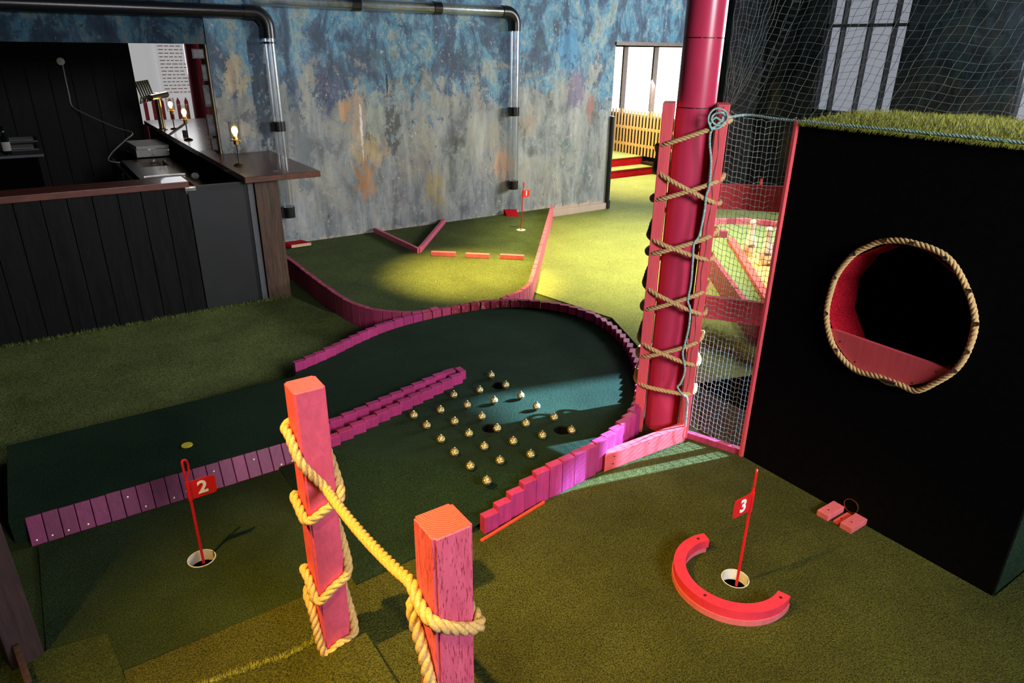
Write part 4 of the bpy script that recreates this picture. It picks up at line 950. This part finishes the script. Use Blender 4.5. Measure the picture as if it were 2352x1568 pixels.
# books / boxes stacked left of the counter
q = P(395, 320, 0.47)
bm = B(); box(bm, (0.585, 4.62, 0.452), (0.17, 0.30, 0.018), rz=0.05, bev=0.002); solo('folder', bm, 'paper', 'pale brown folder lying on top of the grey box behind the counter', 'folder')
bm = B(); box(bm, (0.585, 4.60, 0.422), (0.17, 0.28, 0.04), rz=0.02, bev=0.002); solo('storage_box', bm, 'paper', 'grey box under the pale folder behind the counter', 'box')
bm = B(); box(bm, (0.585, 4.62, 0.20), (0.19, 0.42, 0.40)); solo('cabinet', bm, 'black_plywood', 'dark cabinet carrying the grey box behind the counter', 'cabinet')
# sink unit
sk = thing('sink_unit', (0.55, 3.95, 0), 'stainless sink with drainer behind the serving counter', 'sink')
zS = 0.40
def Ps(px, py): p_ = P(px, py, zS); return (p_.x, p_.y)
o4 = [Ps(357, 414), Ps(318, 372), Ps(275, 328), (0.60, 4.42), (0.66, 4.42), (0.66, 3.30), (0.44, 3.30)]
o4 = [(0.415, 3.25), (0.655, 3.25), (0.655, 4.40), (0.415, 4.40)]
bm = B(); slab(bm, o4, [rect(0.44, 3.42, 0.60, 3.72), rect(0.47, 4.10, 0.61, 4.30)], zS, zS-0.02); obj('worktop', bm, 'sink_steel', sk)
for (x0, y0, x1, y1) in ((0.44, 3.42, 0.60, 3.72), (0.47, 4.10, 0.61, 4.30)):
    bm = B(); box(bm, ((x0+x1)/2, (y0+y1)/2, zS-0.075), (x1-x0, y1-y0, 0.004))
    for a, b in (((x0, y0), (x1, y0)), ((x1, y0), (x1, y1)), ((x1, y1), (x0, y1)), ((x0, y1), (x0, y0))): bar(bm, (a[0], a[1], zS-0.04), (b[0], b[1], zS-0.04), 0.003, 0.075)
    obj('basin', bm, 'sink_steel', sk)
bm = B(); bar(bm, (0.43, 3.74, zS+0.006), (0.62, 3.74, zS+0.006), 0.012, 0.012, 0.003); obj('rim_bar', bm, 'steel', sk)
for (px, py, k, lab) in ((355, 378, 0, 'upturned wine glass with round bowl on the sink drainer'), (392, 380, 1, 'upturned tumbler-stemmed glass at the right of the sink drainer'), (372, 382, 2, 'short clear glass between the two upturned stemmed glasses')):
    q = P(px, py, zS+0.002); bm = B()
    prof = [(0.014, 0), (0.020, 0.012), (0.021, 0.026), (0.014, 0.044), (0.003, 0.05), (0.0025, 0.075), (0.018, 0.079), (0.018, 0.081)] if k == 0 else [(0.017, 0), (0.018, 0.02), (0.012, 0.035), (0.005, 0.045), (0.006, 0.075), (0.016, 0.079), (0.016, 0.080)] if k == 1 else [(0.012, 0), (0.014, 0.034), (0.013, 0.034), (0.011, 0.003)]
    lathe(bm, prof, q, 18); solo('wine_glass' if k < 2 else 'tumbler', bm, 'lamp_glass', lab, 'glass', smooth=True)
q = P(436, 400, 0.402); bm = B(); bmesh.ops.create_icosphere(bm, subdivisions=3, radius=0.017)
for v in bm.verts: v.co *= 1+0.35*math.sin(v.co.x*400)*math.cos(v.co.y*310+v.co.z*260); v.co.z *= 0.8
bmesh.ops.translate(bm, vec=(0.635, 3.60, 0.417), verts=bm.verts); solo('dish_cloth', bm, 'cloth', 'crumpled pale cloth at the right edge of the sink', 'cloth', smooth=True)
# under-sink front doors
bm = B(); box(bm, (0.40, 4.17, 0.19), (0.012, 1.1, 0.37)); fr = solo('fridge_front', bm, 'black_metal', 'black fridge fronts below the sink with bright vertical edges', 'fridge')
for yy in (3.66, 3.80, 4.0, 4.2): b2 = B(); box(b2, (0.392, yy, 0.26), (0.004, 0.006, 0.20)); obj('handle', b2, 'steel', fr)
b2 = B(); box(b2, (0.390, 3.90, 0.30), (0.006, 0.018, 0.09)); obj('handle', b2, 'white_paint', fr)
# left back counter with frames and a wine bottle
bc = thing('back_counter', (-0.15, 4.7, 0), 'grey topped back counter in the dark left part of the bar', 'counter')
bm = B(); box(bm, (-0.32, 4.945, 0.443), (0.78, 0.94, 0.014), bev=0.002); obj('worktop', bm, 'grey_laminate', bc)
bm = B(); box(bm, (-0.33, 4.95, 0.22), (0.74, 0.92, 0.44)); obj('carcass', bm, 'black_plywood', bc)
for (cx_, cy_, lab) in ((-0.03, 4.78, 'framed certificate lying flat on the back counter, the nearer one'), (-0.02, 5.18, 'framed certificate lying flat on the back counter, the farther one')):
    bm = B(); box(bm, (cx_, cy_, 0.454), (0.17, 0.24, 0.008)); o = solo('picture_frame', bm, 'frame_black', lab, 'picture frame')
    b2 = B(); box(b2, (cx_, cy_, 0.4585), (0.13, 0.18, 0.002)); obj('certificate', b2, 'paper', o)
q = P(18, 352, 0.45); bm = B(); lathe(bm, [(0, 0), (0.019, 0), (0.019, 0.085), (0.008, 0.105), (0.007, 0.14), (0.008, 0.142), (0, 0.142)], (-0.085, 4.53, 0.45), 20); wb = solo('wine_bottle', bm, 'bottle_glass', 'dark wine bottle with a pale label at the left picture edge', 'bottle', smooth=True)
b2 = B(); lathe(b2, [(0.0195, 0.02), (0.0195, 0.065), (0.0193, 0.065), (0.0193, 0.02)], (-0.085, 4.53, 0.45), 20); obj('bottle_label', b2, 'paper', wb, True)
bm = B(); box(bm, (-0.20, 5.22, 0.50), (0.10, 0.12, 0.10), rz=0.3, bev=0.01); solo('paper_bag', bm, 'paper', 'crumpled grey paper bag at the back of the dark back counter', 'bag')
# wall disc with cable
q = PY(139.5, 141, 5.41); wl = thing('wall_light', q, 'small white disc light on the black plank wall with a long cable', 'wall light')
bm = B(); lathe(bm, [(0, 0), (0.022, 0), (0.022, 0.006), (0, 0.008)], (q.x, q.y+0.008, q.z), 24, Matrix.Rotation(PI/2, 3, 'X')); obj('disc', bm, 'white_paint', wl, True)
cab = [PY(px, py, yy) for px, py, yy in ((144, 150, 5.42), (150, 180, 5.42), (158, 215, 5.42), (165, 243, 5.41), (185, 256, 5.3), (225, 275, 5.1), (270, 294, 4.85), (304, 305, 4.6), (290, 320, 4.45), (270, 338, 4.35), (258, 350, 4.3), (249, 365, 4.2), (256, 371, 4.15), (275, 373, 4.1))]
bm = B(); tube(bm, resample(cab, 0.02), 0.0035, 6); obj('cable', bm, 'cloth', wl, True)
# picture frames on the wall end
for i, (x0, y0, x1, y1) in enumerate(((440, 112, 470, 135), (463, 148, 483, 186), (467, 195, 492, 245), (476, 263, 498, 312), (485, 317, 500, 345))):
    a = PY(x0, (y0+y1)/2, 3.52); b = PY(x1, (y0+y1)/2, 3.52); zt = PY((x0+x1)/2, y0, 3.52).z; zb = PY((x0+x1)/2, y1, 3.52).z
    bm = B(); box(bm, ((a.x+b.x)/2, 3.52, (zt+zb)/2), (b.x-a.x, 0.012, zt-zb), bev=0.001)
    names = ['topmost', 'second from the top', 'middle', 'second from the bottom', 'lowest']
    o = solo('picture_frame', bm, 'frame_black', 'black framed picture beside the pier, '+names[i]+' of the five', 'picture frame', 'frames on the pier end')
    b2 = B(); box(b2, ((a.x+b.x)/2, 3.5135, (zt+zb)/2), ((b.x-a.x)*0.72, 0.001, (zt-zb)*0.75)); obj('print', b2, 'photo_print', o)
bm = B(); box(bm, (0.744, YW+0.055, 0.76), (0.006, 0.12, 0.47)); struct('trim_3', bm, 'pale_wood')
# lit window with film lettering, red pickets and red column behind the counter
wi = struct('window_5', box(B(), (1.0, 6.38, 0.75), (0.9, 0.02, 0.9)), 'dark_frame'); g = B(); box(g, (1.0, 6.365, 0.80), (0.88, 0.006, 0.80)); obj('pane', g, 'film_pane', wi)
bm = B(); 
for r_i in range(20):
    zz_ = 1.13-0.026*r_i; xx = 1.00
    while xx < 1.17: l_ = random.uniform(0.015, 0.04); box(bm, (xx+l_/2, 6.32, zz_), (l_, 0.002, 0.006)); xx += l_+0.010
mb = B(); box(mb, (1.085, 6.33, 0.90), (0.21, 0.008, 0.56)); mo = obj('film_text_panel', mb, 'film_pane', wi); obj('lettering', bm, 'mat_backing', mo)
fc = thing('picket_fence', (1.05, 6.1, 0), 'low fence of red pointed pickets beyond the far end of the counter', 'fence')
for k in range(9):
    bm = B(); xx = 0.80+0.058*k; slab(bm, [(xx, 0.0), (xx+0.026, 0.0), (xx+0.026, 0.58), (xx+0.013, 0.61), (xx, 0.58)], [], 6.10, 6.115, lambda x, y, z: (x, z, y)); obj('picket', bm, 'coral_board', fc)
q = PY(452, 180, 5.6); bm = B(); lathe(bm, [(0.075, 0), (0.075, 2.3)], (q.x+0.02, 5.6, 0), 28); solo('column', bm, 'column_paint', 'second crimson column seen through the bar hatch', 'column', smooth=True)

# ================================================================== BALL TUBES ON THE WALL
def bend(a, c, b, r, n=8):
    a, c, b = Vector(a), Vector(c), Vector(b); u = (a-c).normalized(); v = (b-c).normalized(); out = []
    for k in range(n+1):
        t = k/n*PI/2; out.append(c+u*r*(1-math.sin(t))+v*r*(1-math.cos(t)))
    return out
TR = 0.0262
def run(t, a, b, mat='clear_tube', r=TR): bm = B(); tube(bm, [a, b], r, 24, cap=False); obj('tube', bm, mat, t, 'all')
def sleeve(t, a, b, r=TR+0.004): bm = B(); tube(bm, [a, b], r, 24); obj('coupling', bm, 'black_plastic', t, True)
ya = YW-0.045
T1 = thing('ball_tube', (1.0, ya, 1.1), 'clear ball tube running along the lintel and down behind the counter', 'tube')
c1_ = PY(612, 22, ya); e1 = PY(660, 478, ya); xt = (PY(624, 120, ya).x+e1.x)/2; zt = c1_.z-0.012
cor = Vector((xt, ya, zt)); 
run(T1, (-2.0, ya, zt), (0.60, ya, zt), 'black_plastic', TR+0.002); run(T1, (0.60, ya, zt), (xt-0.06, ya, zt), 'black_plastic', TR+0.001)
bm = B(); tube(bm, [cor+Vector((-0.10, 0, 0))]+bend(cor+Vector((-1, 0, 0)), cor, cor+Vector((0, 0, -1)), 0.06)+[cor+Vector((0, 0, -0.105))], TR+0.004, 24); obj('elbow', bm, 'black_plastic', T1, True)
zb = e1.z
run(T1, cor+Vector((0, 0, -0.10)), (xt, ya, zb))
zk = PY(636, 290, ya).z; sleeve(T1, (xt, ya, zk+0.022), (xt, ya, zk-0.022)); sleeve(T1, (xt, ya, zb+0.008), (xt, ya, zb-0.045))
zk = PY(620, 98, ya).z; sleeve(T1, (xt, ya, zk+0.004), (xt, ya, zk-0.004), TR+0.003)
yb = YW-0.045
T2 = thing('ball_tube', (2.3, yb, 1.1), 'clear ball tube crossing the painted wall and dropping beside the flag numbered 1', 'tube')
x2 = PY(1181, 250, yb).x; z2_ = PY(1150, 24, yb).z-0.004; cor = Vector((x2, yb, z2_)); zlow = PY(1180, 422, yb).z
run(T2, (0.95, yb, z2_+0.004), (x2-0.08, yb, z2_)); run(T2, cor+Vector((0, 0, -0.08)), (x2, yb, zlow))
bm = B(); tube(bm, [cor+Vector((-0.09, 0, 0))]+bend(cor+Vector((-1, 0, 0)), cor, cor+Vector((0, 0, -1)), 0.06)+[cor+Vector((0, 0, -0.095))], TR+0.004, 24); obj('elbow', bm, 'black_plastic', T2, True)
for (px, py) in ((816, 8), (1003, 17)):
    xx = PY(px, py, yb).x; sleeve(T2, (xx-0.022, yb, z2_+0.001), (xx+0.022, yb, z2_+0.001))
xx = PY(1150, 23, yb).x
zk = PY(1180, 256, yb).z; sleeve(T2, (x2, yb, zk+0.024), (x2, yb, zk-0.024)); sleeve(T2, (x2, yb, zlow+0.02), (x2, yb, zlow-0.03))

# ================================================================== ANNEX: STEPS, FENCE
st = thing('steps', (4.0, 4.4, 0), 'two red fronted carpeted steps beyond the doorway', 'steps')
for (y0, y1, x1_, z0, z1) in ((4.32, 6.0, 4.44, 0.0, 0.065), (4.46, 6.0, 4.44, 0.065, 0.135)):
    bm = B(); box(bm, ((3.0+x1_)/2, (y0+y1)/2, (z0+z1)/2-0.001), (x1_-3.0, y1-y0, z1-z0)); obj('riser', bm, 'carpet_red', st, label='dark red riser')
    bm = B(); box(bm, ((3.0+x1_)/2, (y0+y1)/2, z1+0.002), (x1_-3.0, y1-y0+0.006, 0.006)); obj('tread', bm, 'turf_light', st, label='yellow green carpet tread')
bm = B(); box(bm, (4.465, 4.36, 0.05), (0.07, 0.20, 0.09), bev=0.004); solo('wooden_box', bm, 'brown_ply', 'low brown wooden box at the right end of the red steps', 'box')
fe = thing('slat_fence', (4.42, 4.5, 0.15), 'fence of pale upright wooden slats in front of the bright window', 'fence')
for k in range(24):
    y = 4.06+0.040*k; bm = B(); slab(bm, [(y, 0.1405), (y+0.017, 0.1405), (y+0.017, 0.50), (y+0.0085, 0.515), (y, 0.50)], [], 4.432, 4.439, lambda x, y, z: (z, x, y)); obj('slat', bm, 'fence_wood', fe)
for z in (0.22, 0.36): bm = B(); box(bm, (4.448, 4.53, z), (0.012, 0.98, 0.022)); obj('rail', bm, 'fence_wood', fe)

# ================================================================== HOLE FOUR SEEN THROUGH THE NET
D4 = 0.08
def Q(px, py, z=D4): p_ = P(px, py, z); return (p_.x, p_.y)
edge = [Q(1618, 552), Q(1650, 600), Q(1680, 645), Q(1712, 692), Q(1740, 730)]
bm = B(); slab(bm, edge+[Q(1900, 820), Q(1960, 600), Q(1830, 522), Q(1780, 514), Q(1700, 508), Q(1636, 507), Q(1590, 520)], [], D4, 0.0)
carpet('turf_four', (0.09, 0.14, 0.055), (0.24, 0.32, 0.15), 140, 0.7, 0.1)
solo('putting_green', bm, 'turf_four', 'brightly lit green of the bowling hole seen through the net', 'putting green')
c4 = thing('plank_curb', (2.6, 2.0, 0), 'tall dark red plank curb of the bowling hole seen through the net', 'curb')
plank_row(c4, [Vector(Q(1612, 552, 0.11)+(0,)), Vector(Q(1745, 735, 0.11)+(0,))], 0.036, 0.02, 0.0, 0.11, 'crimson_plank')
bk = thing('arc_curb', (3.5, 2.6, 0), 'curved pink curb at the far end of the bowling hole', 'curb')
plank_row(bk, [Vector(Q(px, py, 0.11)+(0,)) for px, py in ((1600, 506), (1636, 503), (1680, 502), (1720, 503), (1760, 507), (1800, 512), (1850, 522))], 0.05, 0.02, D4-0.01, 0.112, lambda i, c: 'pink_plank' if i % 4 else 'crimson_plank')
a, b = Q(1678, 545, 0.10), Q(1775, 700, 0.10)
bm = B(); bar(bm, (*a, 0.091), (*b, 0.091), 0.035, 0.022, 0.002); solo('lane_board', bm, 'coral_board', 'long pink board beside the bowling pins', 'board')
bm = B(); slab(bm, [Q(1700, 590), Q(1735, 580), Q(1800, 600), Q(1900, 760), Q(1790, 720)], [], D4+0.004, D4); solo('mat', bm, 'carpet_orange', 'pale orange mat under the bowling pins', 'mat')
for (px, py, lab) in ((1637, 546, 'small dark red cube on the bowling green, the left one'), (1658, 546, 'small dark red cube on the bowling green, the right one')):
    q = P(px, py, D4); bm = B(); box(bm, (q.x+0.02, q.y+0.01, D4+0.018), (0.036, 0.036, 0.036), rz=-0.6, bev=0.002); solo('cube_block', bm, 'crimson_plank', lab, 'block')
def pin_prof(h): return [(x*h, z*h) for x, z in ((0, 0), (0.075, 0), (0.085, 0.015), (0.125, 0.12), (0.155, 0.25), (0.160, 0.32), (0.140, 0.45), (0.095, 0.58), (0.066, 0.68), (0.062, 0.74), (0.075, 0.83), (0.087, 0.90), (0.080, 0.955), (0.05, 0.99), (0, 1.0))]
hp = 0.178; pr = None
for (px, py, lab) in ((1719, 587, 'white bowling pin seen through the net, the leftmost one'), (1755, 607, 'white bowling pin seen through the net, the nearest one'), (1776, 606, 'white bowling pin half hidden by the partition edge')):
    q = P(px, py, D4+0.004)
    if pr is None:
        pr = thing('bowling_pin', (q.x, q.y, D4+0.004), lab, 'bowling pin', 'bowling pins behind the net')
        bm = B(); lathe(bm, pin_prof(hp), (q.x, q.y, D4+0.004), 28); bd = obj('body', bm, 'pin_white', pr, True)
        nb = text_mesh('BEIT', 0.016, 0.0003, basis(R2.copy().cross(Vector((0, 0, 1))).cross(Vector((0, 0, 1)))*-1, (0, 0, 1), (q.x+0.004, q.y-0.0, D4+0.05)+Vector()) if False else basis(Vector((0.82, -0.57, 0)), Vector((0, 0, 1)), Vector((q.x, q.y, D4+0.058))-Vector((0.57, 0.82, 0))*0.0300), 0.0003)
        obj('lettering', nb, 'frame_black', pr)
    else: dup(pr, (q.x, q.y, D4+0.004), lab)
q = P(1735, 500, 0.0); bm = B(); tube(bm, [(q.x, q.y, D4), (q.x, q.y, D4+0.17)], 0.008, 8); solo('flag_pole', bm, 'red_plastic', 'red pole standing at the far curb of the bowling hole', 'pole', smooth=True)
# things against the right wall
q = PX(1790, 440, 4.2)

# ================================================================== LEFT EDGE TIMBERS
bm = B(); box(bm, (-0.192, 1.218, 0.55), (0.050, 0.045, 1.10), rz=0.3, bev=0.003); solo('timber_post', bm, 'dark_timber', 'dark weathered timber post at the left picture edge', 'post')
bm = B(); box(bm, (-0.42, 1.20, 0.40), (0.36, 0.02, 0.80)); solo('side_panel', bm, 'dark_timber', 'dark wooden panel behind the timber post at the far left', 'panel')
bm = B(); box(bm, (-0.185, 1.135, 0.03), (0.010, 0.10, 0.06), rz=0.15, bev=0.001); solo('edge_board', bm, 'dark_timber', 'narrow dark red board at the foot of the left timber post', 'board')
